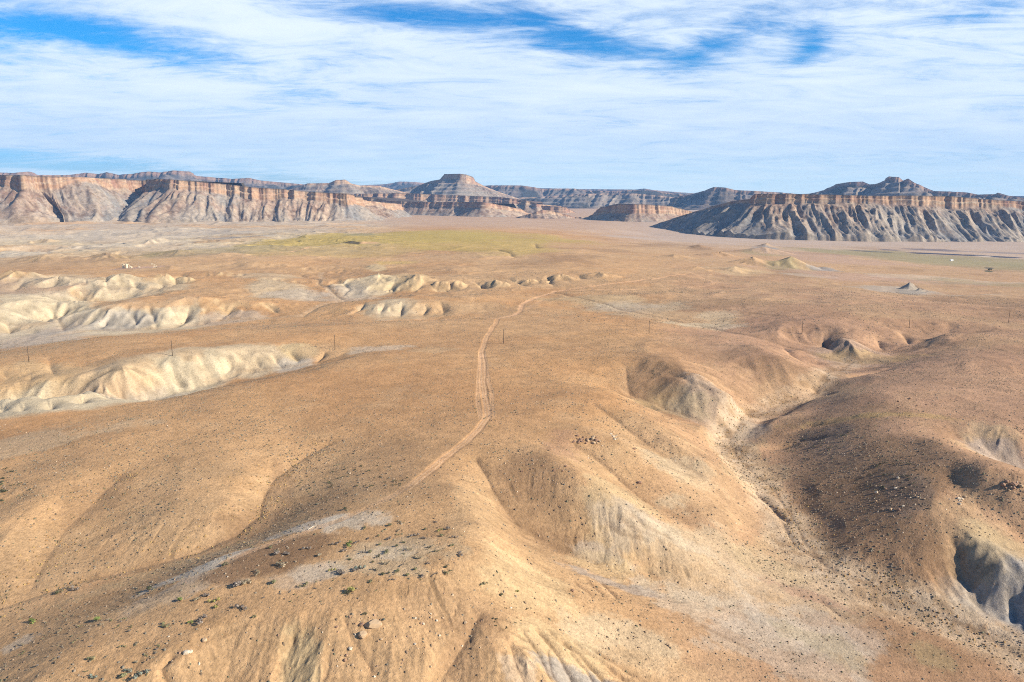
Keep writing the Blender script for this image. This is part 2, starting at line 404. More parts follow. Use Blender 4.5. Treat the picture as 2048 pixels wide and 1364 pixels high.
for k, (px, py, sx, sy, hh, z) in enumerate(MOUNDS):
    hh = hh*1.45; c = at2(px, py, z); r = math.hypot(c[0], c[1])
    slat = sx/FPX*math.hypot(r, CAMZ-z); srad = min(max(slat*.8, 8), slat*1.6)
    reach = 2*max(slat, srad)
    i0, i1 = np.searchsorted(R, [max(r-reach, R[0]), r+reach]); th = math.atan2(c[0], c[1]); dth = reach/max(r-reach, r*.5)
    j0, j1 = np.searchsorted(TH, [th-dth, th+dth]); sl = (slice(i0, i1), slice(j0, j1))
    x = X[sl]-c[0]; y = Y[sl]-c[1]
    d = np.sqrt((x/slat)**2+(y/srad)**2)+.22*fbm(X[sl], Y[sl], slat*.8, 3, k)
    H[sl] += (hh*(np.clip(1-d, 0, 1)**1.25)).astype(F32)

# roughness fields
AZ = TH[None]+np.zeros((NR, 1)); RR = Rc+np.zeros((1, NT))
leftf = sstep(radians(4), radians(-16), AZ)
far_bad = (sstep(1300, 1900, RR)*sstep(radians(-6), radians(-13), AZ)*(1-sstep(4200, 5200, RR))).astype(F32)     # pale mounds before the left cliff
mid_bad = (sstep(650, 950, RR)*(1-sstep(1500, 2100, RR))*sstep(radians(14), radians(-5), AZ)).astype(F32)
near_r = (1-sstep(900, 1500, RR)).astype(F32)
H += far_bad*(10*fbm(X, Y, 190, 5, 5, .55, ridged=True, minlam=DR)+3*fbm(X, Y, 520, 2, 9))
H += mid_bad*(5.5*fbm(X, Y, 210, 5, 8, .52, ridged=True, minlam=DR))
H += (.35+near_r*.5)*fbm(X, Y, 60, 4, 2, .5, minlam=DR)*np.clip(RR/400, .3, 1.6).astype(F32)
east = sstep(radians(3), radians(11), AZ)*sstep(330, 480, RR)*(1-sstep(1100, 1700, RR))
H += (east*2.4*fbm(X, Y, 120, 4, 64, .5, ridged=True)).astype(F32)
H += 2.0*fbm(X, Y, 400, 3, 4, .5)*sstep(900, 2000, RR).astype(F32)
# true slope of the shaped surface, for channels
def grads(H):
    dr = np.gradient(H, R, axis=0); dt = np.gradient(H, TH, axis=1)/Rc
    return (dr*sT+dt*cT).astype(F32), (dr*cT-dt*sT).astype(F32)
def blur(a, n):
    for _ in range(n):
        a = (a+np.roll(a, 1, 0)+np.roll(a, -1, 0))/3
        a = (a+np.roll(a, 1, 1)+np.roll(a, -1, 1))/3
    return a
gx, gy = grads(H)
gx = blur(gx, 2); gy = blur(gy, 2)
SL = np.sqrt(gx*gx+gy*gy)
SLs = blur(SL, 6)
stren = sstep(.04, .34, SLs).astype(F32)
flute = np.zeros_like(H)      # extra deep fluting on bare badland faces
for (px, py, sx, sy, z, a, t) in [(1120,1330,120,60,2,1.0,0),(1200,1350,90,40,-1,1.0,0),(600,1330,50,50,6,1.0,0),(1970,1160,80,50,-8,1.0,0),(2000,1120,80,40,0,.6,0),(160,800,190,32,-2,.8,0),(300,755,120,32,2,.8,0),(370,748,80,30,2,.8,0),
        (500,725,110,20,2,.6,0),(590,728,60,16,4,.4,0),(100,640,110,34,-5,.7,0),(250,632,110,26,-3,.8,0),(360,625,60,22,-2,.7,0),(1970,895,60,34,2,.8,0),(780,617,80,17,2,.7,0),(1260,1050,90,40,2,.5,0),(1240,1170,120,22,-4,.45,0),(1480,850,60,30,-6,.4,0),
        (1340,790,80,30,2,.5,0),(1080,1160,80,25,3,.3,0),(730,570,70,14,3,.5,0)]:
    sl, m = blob(px, py, sx, sy, z, edge=.25)
    flute[sl] = np.maximum(flute[sl], (m*a).astype(F32))
EH = np.zeros_like(H); RIL = np.zeros_like(H)
for ch in range(0, NR, 160):
    s = slice(ch, min(NR, ch+160))
    st = stren[s]
    fl = flute[s]*sstep(.12, .35, SLs[s]).astype(F32)
    h = carve(X[s], Y[s], gx[s], gy[s], [(46, 1.0), (21, .70), (9.5, .36), (4.2, .19), (2.0, .10)], st*(.8+.9*fbm(X[s], Y[s], 160, 2, 6))*(.5+.5*sstep(190, 330, RR[s]).astype(F32)), DR[s], sharp=.55)
    h += carve(X[s]+500, Y[s], gx[s], gy[s], [(11, .55), (5.2, .30), (2.4, .13)], fl*1.25, DR[s], sharp=.75)
    far = sstep(450, 900, RR[s]).astype(F32)
    h += carve(X[s], Y[s]+300, gx[s], gy[s], [(130, 2.6), (60, 1.6), (28, .8)], far*stren[s]*(1.1+far_bad[s]+mid_bad[s]*.5), DR[s])
    H[s] += h; EH[s] = h
    if R[ch] < 620:                                    # narrow rills down the near slopes
        g1, a1, b1 = gully(X[s]+70, Y[s], gx[s], gy[s], 7.5, 1.0, 5)
        g2, a2, b2 = gully(X[s]+20, Y[s]+9, gx[s]+a1*.5, gy[s]+b1*.5, 3.4, 1.0, 7)
        pt = sstep(-.15, .35, fbm(X[s], Y[s], 34, 4, 91, .6))*sstep(.10, .32, SLs[s])*(1-sstep(420, 620, RR[s]))
        m = (np.maximum(sstep(.62, .97, -g1), .8*sstep(.6, .95, -g2)*(1-sstep(260, 380, RR[s])))*pt).astype(F32)
        RIL[s] = m; H[s] -= .26*m
# incised channels: (points, depth, width)
def polydist(pts, wmax, wk=1.0):
    """signed nothing: distance of every vertex near the polyline; yields (slice, distance, t)"""
    D = {}
    pts = np.array([at2(*p) for p in pts])
    # wobble the line a little in plan
    q = []
    for a, b in zip(pts[:-1], pts[1:]):
        n = max(2, int(np.hypot(*(b-a)[:2])/max(4, np.hypot(*a[:2])*.012)))
        for i in range(n): q.append(a+(b-a)*i/n)
    q.append(pts[-1]); q = np.array(q)
    rr_ = np.hypot(q[:, 0], q[:, 1])
    wob = fbm(q[:, 0], q[:, 1], 38, 3, 12)*np.clip(rr_*.006, .8, 7)
    wob2 = fbm(q[:, 0]+999, q[:, 1], 38, 3, 14)*np.clip(rr_*.006, .8, 7)
    q[:, 0] += wob*wk; q[:, 1] += wob2*wk
    q = np.array(q); r = np.hypot(q[:, 0], q[:, 1]); th = np.arctan2(q[:, 0], q[:, 1])
    i0, i1 = np.searchsorted(R, [r.min()-wmax, r.max()+wmax]); j0, j1 = np.searchsorted(TH, [th.min()-wmax/r.min(), th.max()+wmax/r.min()])
    best = np.full((i1-i0, j1-j0), 1e9, F32)
    for a, b in zip(q[:-1], q[1:]):
        ra = sorted((math.hypot(a[0], a[1]), math.hypot(b[0], b[1]))); ta = sorted((math.atan2(a[0], a[1]), math.atan2(b[0], b[1])))
        k0, k1 = np.searchsorted(R, [ra[0]-wmax, ra[1]+wmax]); l0, l1 = np.searchsorted(TH, [ta[0]-wmax/ra[0], ta[1]+wmax/ra[0]])
        k0, l0 = max(k0, i0), max(l0, j0); k1, l1 = min(k1, i1), min(l1, j1)
        if k1 <= k0 or l1 <= l0: continue
        x = X[k0:k1, l0:l1]-a[0]; y = Y[k0:k1, l0:l1]-a[1]; dx, dy = b[0]-a[0], b[1]-a[1]
        t = np.clip((x*dx+y*dy)/(dx*dx+dy*dy+1e-9), 0, 1)
        d = np.hypot(x-t*dx, y-t*dy)
        v = best[k0-i0:k1-i0, l0-j0:l1-j0]; np.minimum(v, d, out=v)
    return (slice(i0, i1), slice(j0, j1)), best
CHAN = [
 ([(0,1212,1),(150,1163,3),(270,1135,4.5),(400,1098,6),(470,1070,7),(520,1030,8),(528,990,8.6),(560,950,9.6),(610,915,11),(655,888,12)], .9, 2.2),
 ([(60,1180,2),(100,1110,4),(140,1050,6.3),(190,1000,8.6),(240,955,10.5)], .7, 2.6),
 ([(955,915,14),(985,975,11),(1020,1030,6),(1040,1052,3),(1060,1060,2),(1120,1095,-2),(1190,1120,-5)], 1.1, 1.8),
 ([(1150,890,12),(1190,915,9),(1235,955,5),(1290,1000,1),(1370,1040,-4)], 1.1, 1.8),
 ([(1190,810,13),(1260,860,8),(1330,910,3),(1400,950,-2)], .7, 2.0),
 ([(1250,735,9),(1262,790,3),(1330,815,-1),(1420,850,-4)], .9, 2.0),
 ([(2048,1320,-24),(1950,1262,-22),(1850,1215,-20),(1750,1175,-19),(1660,1140,-18),(1610,1085,-17),(1585,1030,-16),(1540,970,-15),(1470,915,-14),(1455,880,-13),(1490,830,-12),(1560,808,-11),(1630,788,-10),(1660,745,-8),(1700,722,-7),(1760,705,-6),(1830,690,-4)], .3, 1.2),
 ([(1580,1045,-16),(1545,1010,-16),(1515,985,-15)], 1.4, 1.4),
 ([(1640,1120,-18),(1590,1090,-17),(1560,1030,-16),(1500,985,-15)], .6, 1.2),
 ([(870,1364,-1),(900,1320,2),(935,1270,6),(955,1230,9)], 1.6, 2.2),
 ([(745,1340,2),(700,1270,10),(690,1240,12)], .5, 1.0),
 ([(565,1364,3),(570,1320,6),(590,1275,9)], 1.1, 1.5),
 ([(1046,1262,7),(1072,1300,4),(1092,1340,2),(1108,1372,1)], .9, .8), ([(1078,1262,6),(1112,1300,3),(1138,1345,1),(1150,1380,0)], 1.5, 1.1), ([(1100,1262,5),(1140,1296,2),(1176,1340,0),(1192,1376,-2)], 1.0, .8),
 ([(1128,1280,3),(1168,1312,1),(1200,1350,-1),(1220,1376,-3)], 1.5, 1.1), ([(1150,1284,2),(1200,1316,-1),(1240,1352,-4)], 1.0, .9), ([(1190,1300,-1),(1240,1330,-4),(1290,1364,-7)], .9, 1.0), ([(1020,1290,6),(1032,1330,4),(1050,1372,2)], .8, .8), ([(1095,1300,4),(1100,1340,1),(1118,1372,0)], .6, .6),
 ([(1440,846,-4),(1455,862,-8)], .5, 1), ([(1215,1040,3),(1240,1060,0),(1290,1075,-4)], .7, 1.0), ([(1235,1030,4),(1262,1052,0),(1310,1072,-5)], .7, 1.0), ([(1260,1026,3),(1290,1050,-1),(1330,1068,-5)], .7, 1.0), ([(1150,1165,0),(1180,1185,-3)], .8, 1), ([(1175,1160,-1),(1205,1185,-4)], .8, 1), ([(1205,1165,-3),(1235,1195,-6)], .8, 1),
 ([(335,1364,8),(322,1330,9.5),(345,1310,11)], 1.6, 1.1),
 ([(640,560,-1),(655,575,-2),(690,600,-3),(640,612,-3),(600,632,-4),(440,640,-6),(320,655,-8),(200,660,-10),(100,672,-12)], 1.6, 3.5),
 ([(640,560,-1),(600,550,1),(640,543,4),(690,540,6)], 1.4, 3.5),
 ([(400,768,-4),(470,748,-2),(560,738,0),(640,727,3),(690,708,5)], 1.0, 2.5),
 ([(1110,585,4),(1200,605,2),(1240,620,1),(1320,635,0),(1420,655,-1),(1480,668,-2),(1560,690,-3),(1640,712,-5),(1690,725,-7)], 1.0, 3.0),
 ([(150,615,-6),(110,635,-9),(130,660,-11)], 1.2, 3.0),
 ([(1955,1195,-18),(1930,1150,-15),(1905,1080,-7)], 1.4, 2.5),
 ([(1850,590,-10),(1950,588,-14),(2048,592,-18)], 1.4, 5),
 ([(1000,500,14),(1020,508,13),(1032,514,13)], 2.5, 6), ([(1068,488,12),(1075,496,12)], 2.5, 6),
 ([(60,500,3),(120,515,6),(180,512,7),(260,515,8)], 2.0, 6), ([(1430,640,0),(1500,625,3),(1560,632,4)], .8, 3),
 ([(1690,1240,-18),(1640,1200,-17),(1600,1190,-16)], .5, 1.2), ([(1500,1300,-15),(1440,1270,-13),(1400,1250,-12)], .5, 1.0),
]
SCARP = [ # gullies between the rounded noses of the pale scarps
 ([(103,797,6),(97,812,0),(92,832,-8)],3.2,4),([(163,788,8),(158,800,2),(156,815,-6)],4.2,4.5),([(200,775,8),(212,795,0),(216,803,-7)],1.6,3),([(228,764,9),(236,782,2),(245,798,-7)],1.5,3),([(261,756,9),(268,772,2),(282,790,-6)],3.4,4.5),([(294,746,10),(303,762,3),(320,785,-5)],3.2,4.5),
 ([(337,722,10),(348,745,3),(376,772,-4)],4.2,5),([(395,710,9.5),(408,728,4),(430,758,-3)],3.5,5.5),([(470,716,8),(452,732,3),(442,745,-2)],4.0,5),([(500,712,8),(512,726,3),(524,740,-1)],3,5),([(540,705,7),(553,722,2),(566,737,0)],2.4,4.5),([(574,696,7),(592,712,4),(600,722,1)],3.0,4),([(655,700,8),(648,712,5),(640,724,3)],2.5,3),
 ([(48,800,5),(40,818,-2),(30,836,-9)],2.0,4),([(10,800,5),(4,818,-2),(-5,838,-9)],2.0,4),([(20,760,5),(10,745,8),(5,735,8)],2,6),([(115,760,5),(108,735,7),(100,715,8)],2.5,6),([(60,765,4),(66,745,6)],2,6),
 ([(62,610,5),(72,625,-2),(105,642,-8)],4.5,6),([(92,606,5),(100,620,-2),(108,636,-8)],3,5),([(140,608,5),(120,622,-2),(108,637,-8)],5,6),([(222,620,5),(205,636,-3),(192,652,-9)],6,6.5),([(252,622,5),(262,636,-2),(275,650,-7)],3.5,5),([(290,606,6),(305,628,-2),(312,650,-7)],3.5,5),([(384,610,6),(372,628,-1),(356,646,-6)],6,6.5),([(340,605,6),(345,620,1),(350,640,-5)],3,5),([(0,640,0),(14,652,-6),(30,664,-10)],4,6),([(470,605,3),(455,620,-1),(440,634,-4)],3,6),([(520,602,2),(540,615,-1),(556,628,-3)],3,6),
 ([(735,604,6),(722,614,2),(712,624,-1)],4.5,6),([(775,602,7),(768,614,2),(760,628,-1)],2.5,5),([(805,603,7),(806,618,2),(800,632,-1)],4,5.5),([(850,604,7),(856,616,3),(850,630,0)],3,5),([(880,600,6),(884,612,3),(890,626,1)],3.5,6),([(665,560,6),(700,575,2),(690,590,-2)],3,6),([(790,556,9),(775,570,4),(765,582,0)],4.5,7),([(850,560,9),(835,572,4),(822,582,0)],3.5,6),([(895,560,9),(900,572,4),(880,582,1)],5,6),([(935,558,9),(965,570,5),(975,578,3)],3,6),([(1010,556,10),(1040,566,6),(1060,574,4)],3.5,6),([(1090,550,10),(1100,562,7),(1105,570,5)],4.5,6),([(1150,548,9),(1175,558,7)],3.5,7),
 ([(130,552,10),(120,566,4),(105,578,0)],5,8),([(200,553,10),(208,568,4),(215,582,0)],4,8),([(262,552,11),(270,566,5),(285,578,1)],5,8),([(330,552,11),(322,566,5),(318,578,2)],4,8),([(375,545,12),(350,560,7),(340,572,3)],5,8),([(50,553,10),(38,568,5),(25,582,2)],4,8),
 ([(1645,660,4),(1648,676,0),(1668,698,-5)],5,5),([(1740,668,3),(1755,685,-1),(1768,700,-5)],3.5,5),([(1800,660,3),(1812,674,0),(1815,688,-3)],3,5),([(1560,690,0),(1590,712,-3),(1612,735,-6)],2.5,5),([(1330,740,9),(1380,760,5),(1450,790,-1)],1.6,4),([(1660,770,0),(1700,752,2),(1780,735,5)],2.6,5),([(1560,870,-10),(1620,850,-6),(1700,835,0)],2.2,3.5),([(1520,900,-13),(1600,880,-8),(1680,868,-3)],1.8,3)]
FLAT = [([(2048,1320,-24),(1950,1262,-22),(1850,1215,-20),(1750,1175,-19),(1660,1140,-18),(1610,1085,-17),(1585,1030,-16),(1540,970,-15),(1470,915,-14),(1455,880,-13),(1490,830,-12),(1560,808,-11),(1630,788,-10)], 9.0)]
for pts, wd in FLAT:
    pp = np.array([at(*p) for p in pts]); rr_ = np.hypot(pp[:, 0], pp[:, 1])
    sl, d = polydist(pts, wd*2.6)
    zf_ = np.interp(RR[sl], rr_[np.argsort(rr_)], pp[np.argsort(rr_), 2])
    m = 1-sstep(.25, 1.9, d/wd+.4*fbm(X[sl], Y[sl], 16, 3, 88))
    H[sl] += (m*.8*(zf_+.45*fbm(X[sl], Y[sl], 9, 4, 89, .6)-H[sl])).astype(F32)
for pts, dep, wid in CHAN+SCARP:
    sl, d = polydist(pts, wid*6)
    e = 1.0
    if (pts, dep, wid) in SCARP:
        a, b = at2(*pts[0]), at2(*pts[-1]); Ls = math.hypot(a[0]-b[0], a[1]-b[1])
        e = sstep(0, Ls*.5, np.hypot(X[sl]-a[0], Y[sl]-a[1])); dep = dep*1.2; wid = wid*.75
        e = e*(1-.7*sstep(Ls*.4, 0, np.hypot(X[sl]-b[0], Y[sl]-b[1])))
    H[sl] -= dep*np.exp(-(d/wid)**1.2)*.9*e
DETAIL = (.10*fbm(X, Y, 7, 4, 21, .6, minlam=DR)+.05*fbm(X, Y, 1.6, 2, 23, .6, minlam=DR*.6)).astype(F32)
H += DETAIL*near_r

# ------------------------------------------------------------------ ground colour (soil albedo, with some slope shade put into it)
def hexlin(r, g, b):
    return np.array([(c/255)**2.2 for c in (r, g, b)], F32)
SOIL = dict(upland=(.44,.238,.103), upland2=(.485,.282,.128), tan=(.44,.285,.148), pale=(.48,.385,.245), yellow=(.47,.345,.185), grey=(.40,.325,.24), bluegrey=(.27,.245,.215), white=(.51,.42,.305),
            brown=(.235,.138,.072), red=(.36,.20,.13), pink=(.40,.255,.175), dark=(.10,.09,.08), straw=(.40,.285,.08), olive=(.28,.23,.115), orange=(.53,.295,.14), road=(.56,.33,.18), duskp=(.325,.198,.128), plain=(.43,.32,.235))
SOIL = {k: np.array(v, F32) for k, v in SOIL.items()}
n1 = fbm(X, Y, 110, 5, 31, .55, minlam=DR); n2 = fbm(X, Y, 14, 4, 37, .6, minlam=DR)
COL = np.empty((NR, NT, 3), F32); COL[:] = SOIL['upland']
def mixin(m, c, sl=(slice(None), slice(None))):
    c = SOIL[c] if isinstance(c, str) else np.array(c, F32)
    v = COL[sl]; v += m[..., None].astype(F32)*(c-v)
mixin(sstep(-.25, .35, n1)*.7, 'upland2')
rightf = sstep(radians(7), radians(17), AZ)*(1-sstep(1000, 2600, RR))
mixin(rightf*.6, 'duskp')
# foreground tends to sandier tan
mixin((1-sstep(250, 430, RR))*.55*sstep(radians(24), radians(5), AZ), 'tan')
mixin(sstep(1500, 2600, RR)*sstep(radians(4), radians(14), AZ)*.9, 'plain')
mixin(sstep(800, 1500, RR)*(1-sstep(1800, 2600, RR))*.4, 'tan')
mixin(far_bad*.85, 'pale')
mixin(sstep(2500, 3300, RR)*.5, 'plain')
mrf = sstep(420, 800, RR)*(1-sstep(2200, 3200, RR))
mixin(mrf*sstep(.1, .5, fbm(X, Y, 130, 5, 33, .6, ridged=True, minlam=DR))*.45, 'tan')
mixin(mrf*sstep(.05, .45, fbm(X, Y, 170, 5, 35, .6, minlam=DR))*.5, 'brown')
mixin((1-mrf)*sstep(.1, .5, fbm(X, Y, 36, 5, 36, .62, minlam=DR))*.28, 'brown')
mixin((1-mrf)*sstep(.15, .5, fbm(X, Y, 28, 5, 34, .62, minlam=DR))*.3, 'tan')
# bare steep slopes
gx, gy = grads(H)
SL2 = blur(np.sqrt(gx*gx+gy*gy), 2)
mixin(sstep(.22, .5, SL2+.10*n2)*.5*(1-rightf*.6), 'tan')
mixin(mid_bad*sstep(.16, .4, SL2+.05*n1)*.45, 'yellow')
mixin(far_bad*sstep(-.1, .5, fbm(X, Y, 240, 3, 44))*.5, 'grey')
mixin(far_bad*sstep(.1, .5, fbm(X, Y, 300, 3, 45))*.6, 'upland2')
BL = [ # px, py, sx, sy, z, colour, strength, edge
 (160,806,190,28,-2,'pale',.95,.3),(60,812,120,28,-3,'pale',.95,.3),(290,770,110,36,2,'pale',.9,.3),(380,745,80,30,3,'pale',.85,.3),(250,800,120,14,-6,'grey',.6,.3),(60,828,100,8,-8,'grey',.6,.3),
 (500,722,90,18,2,'pale',.75,.4),(590,730,50,14,2,'white',.8,.3),(600,702,40,9,6,'yellow',.9,.4),(640,705,60,12,6,'tan',.5,.4),(380,700,40,10,9,'tan',.5,.4),(200,745,120,22,6,'tan',.6,.5),(60,760,90,24,4,'yellow',.45,.5),
 (760,697,70,8,8,'white',.5,.6),(870,700,60,8,8,'tan',.6,.6),(200,655,110,18,-9,'grey',.8,.4),(60,678,110,24,-11,'grey',.85,.4),(20,655,60,24,-8,'pale',.6,.4),(100,625,90,22,-4,'pale',.9,.4),(250,635,90,22,-3,'pale',.75,.4),(360,622,50,20,-1,'pale',.8,.4),
 (240,650,80,10,-9,'bluegrey',.5,.4),(460,640,70,9,-5,'grey',.6,.4),(330,600,90,8,7,'upland',.6,.5),
 (60,575,110,12,4,'grey',.45,.5),(240,573,70,12,4,'pale',.75,.4),(330,575,60,9,3,'pale',.6,.4),(130,575,60,12,3,'pale',.45,.4),(560,575,80,14,3,'pale',.6,.5),(600,590,70,10,0,'grey',.6,.5),(540,552,60,8,8,'pale',.4,.5),
 (730,570,70,14,4,'pale',.8,.4),(690,585,50,9,-1,'grey',.6,.4),(800,560,70,10,6,'yellow',.5,.4),(755,535,24,5,12,'yellow',.8,.3),(780,618,75,15,2,'pale',.75,.4),(720,600,90,6,4,'grey',.5,.4),(870,620,80,12,2,'tan',.6,.4),(950,618,60,9,2,'tan',.5,.5),(800,636,120,4,-1,'tan',.5,.5),
 (930,565,120,12,6,'tan',.5,.5),(1100,560,120,10,7,'tan',.4,.5),
 (1180,600,110,12,2,'yellow',.5,.5),(1300,618,120,16,2,'pale',.45,.6),(1370,638,110,14,0,'tan',.7,.5),(1250,610,90,9,2,'grey',.35,.6),(1440,632,50,12,1,'pale',.45,.5),(1410,655,90,6,-1,'pale',.65,.5),
 # foreground
 (400,1140,110,14,14,'white',.85,.35),(480,1105,80,10,15,'white',.85,.3),(620,1050,90,14,16.5,'white',.75,.4),(700,1045,80,22,17,'white',.7,.5),(360,1178,120,24,13.5,'grey',.6,.5),(640,1140,70,20,16,'white',.55,.5),(780,1105,60,16,17,'white',.5,.6),(310,1200,100,18,12.5,'tan',.5,.5),
 (790,1110,120,40,17,'pale',.4,.6),(620,1150,80,20,15,'grey',.4,.5),(530,1115,110,34,15,'brown',.97,.3),(590,1090,80,20,15.5,'brown',.9,.35),(450,1150,46,20,14.5,'brown',.9,.35),(30,1290,30,14,10,'white',.5,.5),(760,1000,60,10,17,'tan',.3,.5),
 (330,1140,260,14,1,'yellow',.25,.6),(120,1190,200,16,0,'orange',.35,.6),(480,1060,60,40,4,'brown',.4,.6),(640,1000,110,26,9,'brown',.3,.6),(560,970,26,60,7,'brown',.45,.5),(200,1000,60,40,7,'brown',.35,.6),(60,1150,110,60,3,'tan',.4,.6),(330,1060,110,60,6,'tan',.45,.6),(0,900,220,26,7,'pale',.35,.6),
 (950,1280,70,50,8,'brown',.5,.5),(900,1210,130,24,13,'brown',.30,.6),(1050,990,100,60,10,'brown',.45,.5),(1100,1060,90,50,2,'brown',.35,.5),(1160,1100,110,20,-3,'brown',.35,.5),
 (950,1010,60,80,15,'tan',.55,.5),(1060,1170,110,50,6,'yellow',.45,.5),(1230,1010,80,50,5,'yellow',.55,.5),(1270,1045,80,26,0,'grey',.5,.5),(1380,1100,110,24,-7,'grey',.5,.6),(1200,1110,60,12,-4,'grey',.6,.5),(1220,1165,110,16,-5,'bluegrey',.55,.4),(1200,1130,110,24,-4,'yellow',.45,.5),
 (1120,1320,110,60,-1,'yellow',.55,.4),(1170,1368,110,26,0,'bluegrey',.75,.5),(1040,1350,50,24,2,'grey',.45,.5),(600,1330,44,50,6,'yellow',.75,.3),(1250,1290,130,40,-7,'pale',.5,.5),(1330,1340,110,30,-10,'tan',.6,.6),
 (1120,890,50,26,11,'red',.35,.6),(1290,880,90,50,7,'tan',.5,.6),(1370,940,90,26,0,'pale',.5,.6),(1300,770,90,40,3,'brown',.35,.5),(1430,800,90,30,2,'grey',.45,.6),(1340,810,80,20,0,'olive',.35,.5),(1490,860,50,24,-7,'grey',.6,.5),(1420,880,90,18,-5,'tan',.5,.5),(1350,1020,130,30,-2,'brown',.28,.7),(1440,990,80,50,-10,'tan',.4,.5),  # alcove brown is deepened with shade put into the colour
 (1500,1150,200,70,-14,'pale',.45,.8),(1480,1240,200,50,-14,'white',.42,.9),(1640,1260,160,40,-17,'grey',.55,.8),(1600,1320,160,50,-18,'grey',.5,.8),(1650,1290,70,34,-18,'olive',.3,.8),(1880,1280,130,60,-22,'brown',.55,.7),(1840,1330,110,60,-22,'brown',.4,.8),(1870,1310,40,26,-22,'olive',.35,.8),(1620,1195,80,12,-17,'red',.45,.5),(1400,1150,160,26,-10,'tan',.5,.8),(1560,1110,90,60,-16,'yellow',.4,.7),
 (1960,1235,110,18,-21,'white',.55,.5),(2040,1250,60,30,-23,'grey',.6,.5),(1500,940,60,50,-13,'yellow',.35,.6),
 (1990,1160,90,50,-9,'bluegrey',.75,.35),(1930,1120,50,50,-4,'yellow',.35,.4),(2010,1100,80,40,-1,'yellow',.6,.5),(2060,1180,60,50,-10,'bluegrey',.7,.4),(1940,1040,70,40,5,'yellow',.3,.5),(1970,1200,60,16,-18,'grey',.7,.5),
 (1740,1020,170,130,-7,'brown',.62,.5),(1970,895,50,30,2,'yellow',.65,.4),(1990,915,50,14,-2,'bluegrey',.6,.4),(1640,850,130,34,-3,'brown',.5,.5),(1670,690,36,22,-1,'brown',.4,.5),(1700,705,90,14,-3,'grey',.4,.5),(1580,780,90,24,-6,'tan',.4,.6),(1740,715,120,8,-4,'straw',.4,.5),(1730,830,160,5,0,'straw',.3,.5),  # broad brown on the right hill puts its shade into the colour
 (1600,700,200,60,3,'red',.22,.8),(1900,760,200,80,8,'red',.25,.8),
 (1310,765,70,26,5,'brown',.55,.5),(1060,960,80,36,9,'brown',.4,.5),(1662,685,28,16,0,'dark',.2,.5),(1645,872,50,16,-6,'dark',.42,.6),(1780,970,80,50,-2,'brown',.45,.6),(1815,985,44,30,-1,'dark',.38,.6),(1480,710,60,14,5,'brown',.4,.5),(1570,738,50,14,3,'brown',.45,.5),(1640,1010,80,50,-12,'brown',.3,.6),(1960,1110,26,16,-6,'dark',.3,.5),(1800,1100,90,60,-12,'brown',.3,.7),(1700,760,60,8,-2,'dark',.3,.6),(1900,870,30,20,6,'brown',.4,.6),  # browns and darks here paint slope shade into the soil and brush colour
 # far
 (640,497,300,14,14,'straw',.4,.6),(860,473,280,16,20,'straw',.9,.7),(1000,480,200,16,17,'straw',.7,.6),(450,500,160,11,11,'olive',.45,.6),(720,469,40,3.5,19,'olive',.85,.3),(705,485,20,1.6,17,(.07,.055,.03),.95,.2),(740,486,22,1.4,17,'road',.7,.2),
 (790,525,50,4,12,'straw',.5,.5),(950,515,140,10,12,'tan',.4,.7),
 (1585,533,56,16,-2,'brown',.45,.5),(1605,540,30,8,-4,'yellow',.5,.5),(1560,520,40,10,0,'olive',.65,.4),(1600,545,60,6,-8,'brown',.4,.5),(1470,535,60,9,0,'yellow',.45,.6),(1530,496,28,5,-20,'bluegrey',.8,.4),(1530,506,50,6,-10,'olive',.5,.4),(1645,538,36,3.5,-13,'bluegrey',.8,.4),(1620,550,60,4,-12,'grey',.5,.5),
 (1818,578,24,13,-8,(.10,.09,.078),.95,.3),(1838,584,14,3.5,-10,(.13,.115,.095),.95,.3),(1815,592,110,9,-14,'grey',.75,.5),(1400,497,30,5,-5,'brown',.6,.4),(1905,601,50,5,-7,'brown',.5,.4),
 (1850,515,280,14,-36,'olive',.75,.6),(1980,530,150,18,-32,'olive',.7,.6),(1750,507,150,8,-30,'olive',.5,.6),(1870,500,55,3,-42,(.15,.12,.12),.85,.3),(1905,509,80,1.9,-42,(.045,.05,.075),1,.15),(1838,506.5,16,1.6,-40,(.05,.05,.07),1,.2),(2003,514,34,1.7,-44,(.045,.05,.075),1,.15),(1960,497,60,3,-45,'plain',.8,.3),(2020,506,70,2.2,-45,(.2,.17,.17),.7,.3),(1968,512.5,14,1.2,-44,'white',.9,.2),(1742,503,40,1.4,-38,(.07,.07,.08),.8,.4),  # dark blue strips put a low bluff's shade into the ground colour
 (1780,500,20,1.4,-38,(.07,.07,.09),.9,.3),(1978,536,9,1.6,-33,(.03,.035,.04),.95,.2),(1978,543,8,1.6,-31,(.08,.08,.04),.9,.3),
 (1800,560,200,12,-20,'pink',.6,.8),(1650,515,140,12,-22,'pink',.6,.8),(1900,560,160,8,-24,'white',.35,.9),(2000,575,120,8,-22,'olive',.45,.8),(1700,485,500,8,-42,'plain',.6,.6),(1300,476,160,6,-20,'plain',.8,.5),
 (380,530,140,8,13,'tan',.4,.6),(280,535,60,1.6,14,'pink',.8,.2),(170,520,60,6,8,'brown',.4,.5),(60,530,100,12,6,'brown',.3,.7),
 (100,475,240,12,1,'white',.5,.7),(300,470,250,9,3,'grey',.5,.7),(560,460,160,6,8,'grey',.5,.5),(480,474,90,2,8,'bluegrey',.6,.3),(20,510,60,8,2,'white',.6,.5),(240,495,160,8,2,'white',.5,.6),
]
for k, (px, py, sx, sy, z, c, s, e) in enumerate(BL):
    sl, m = blob(px, py, sx, sy, z, e, k=k)
    mixin(m*s, c, sl)
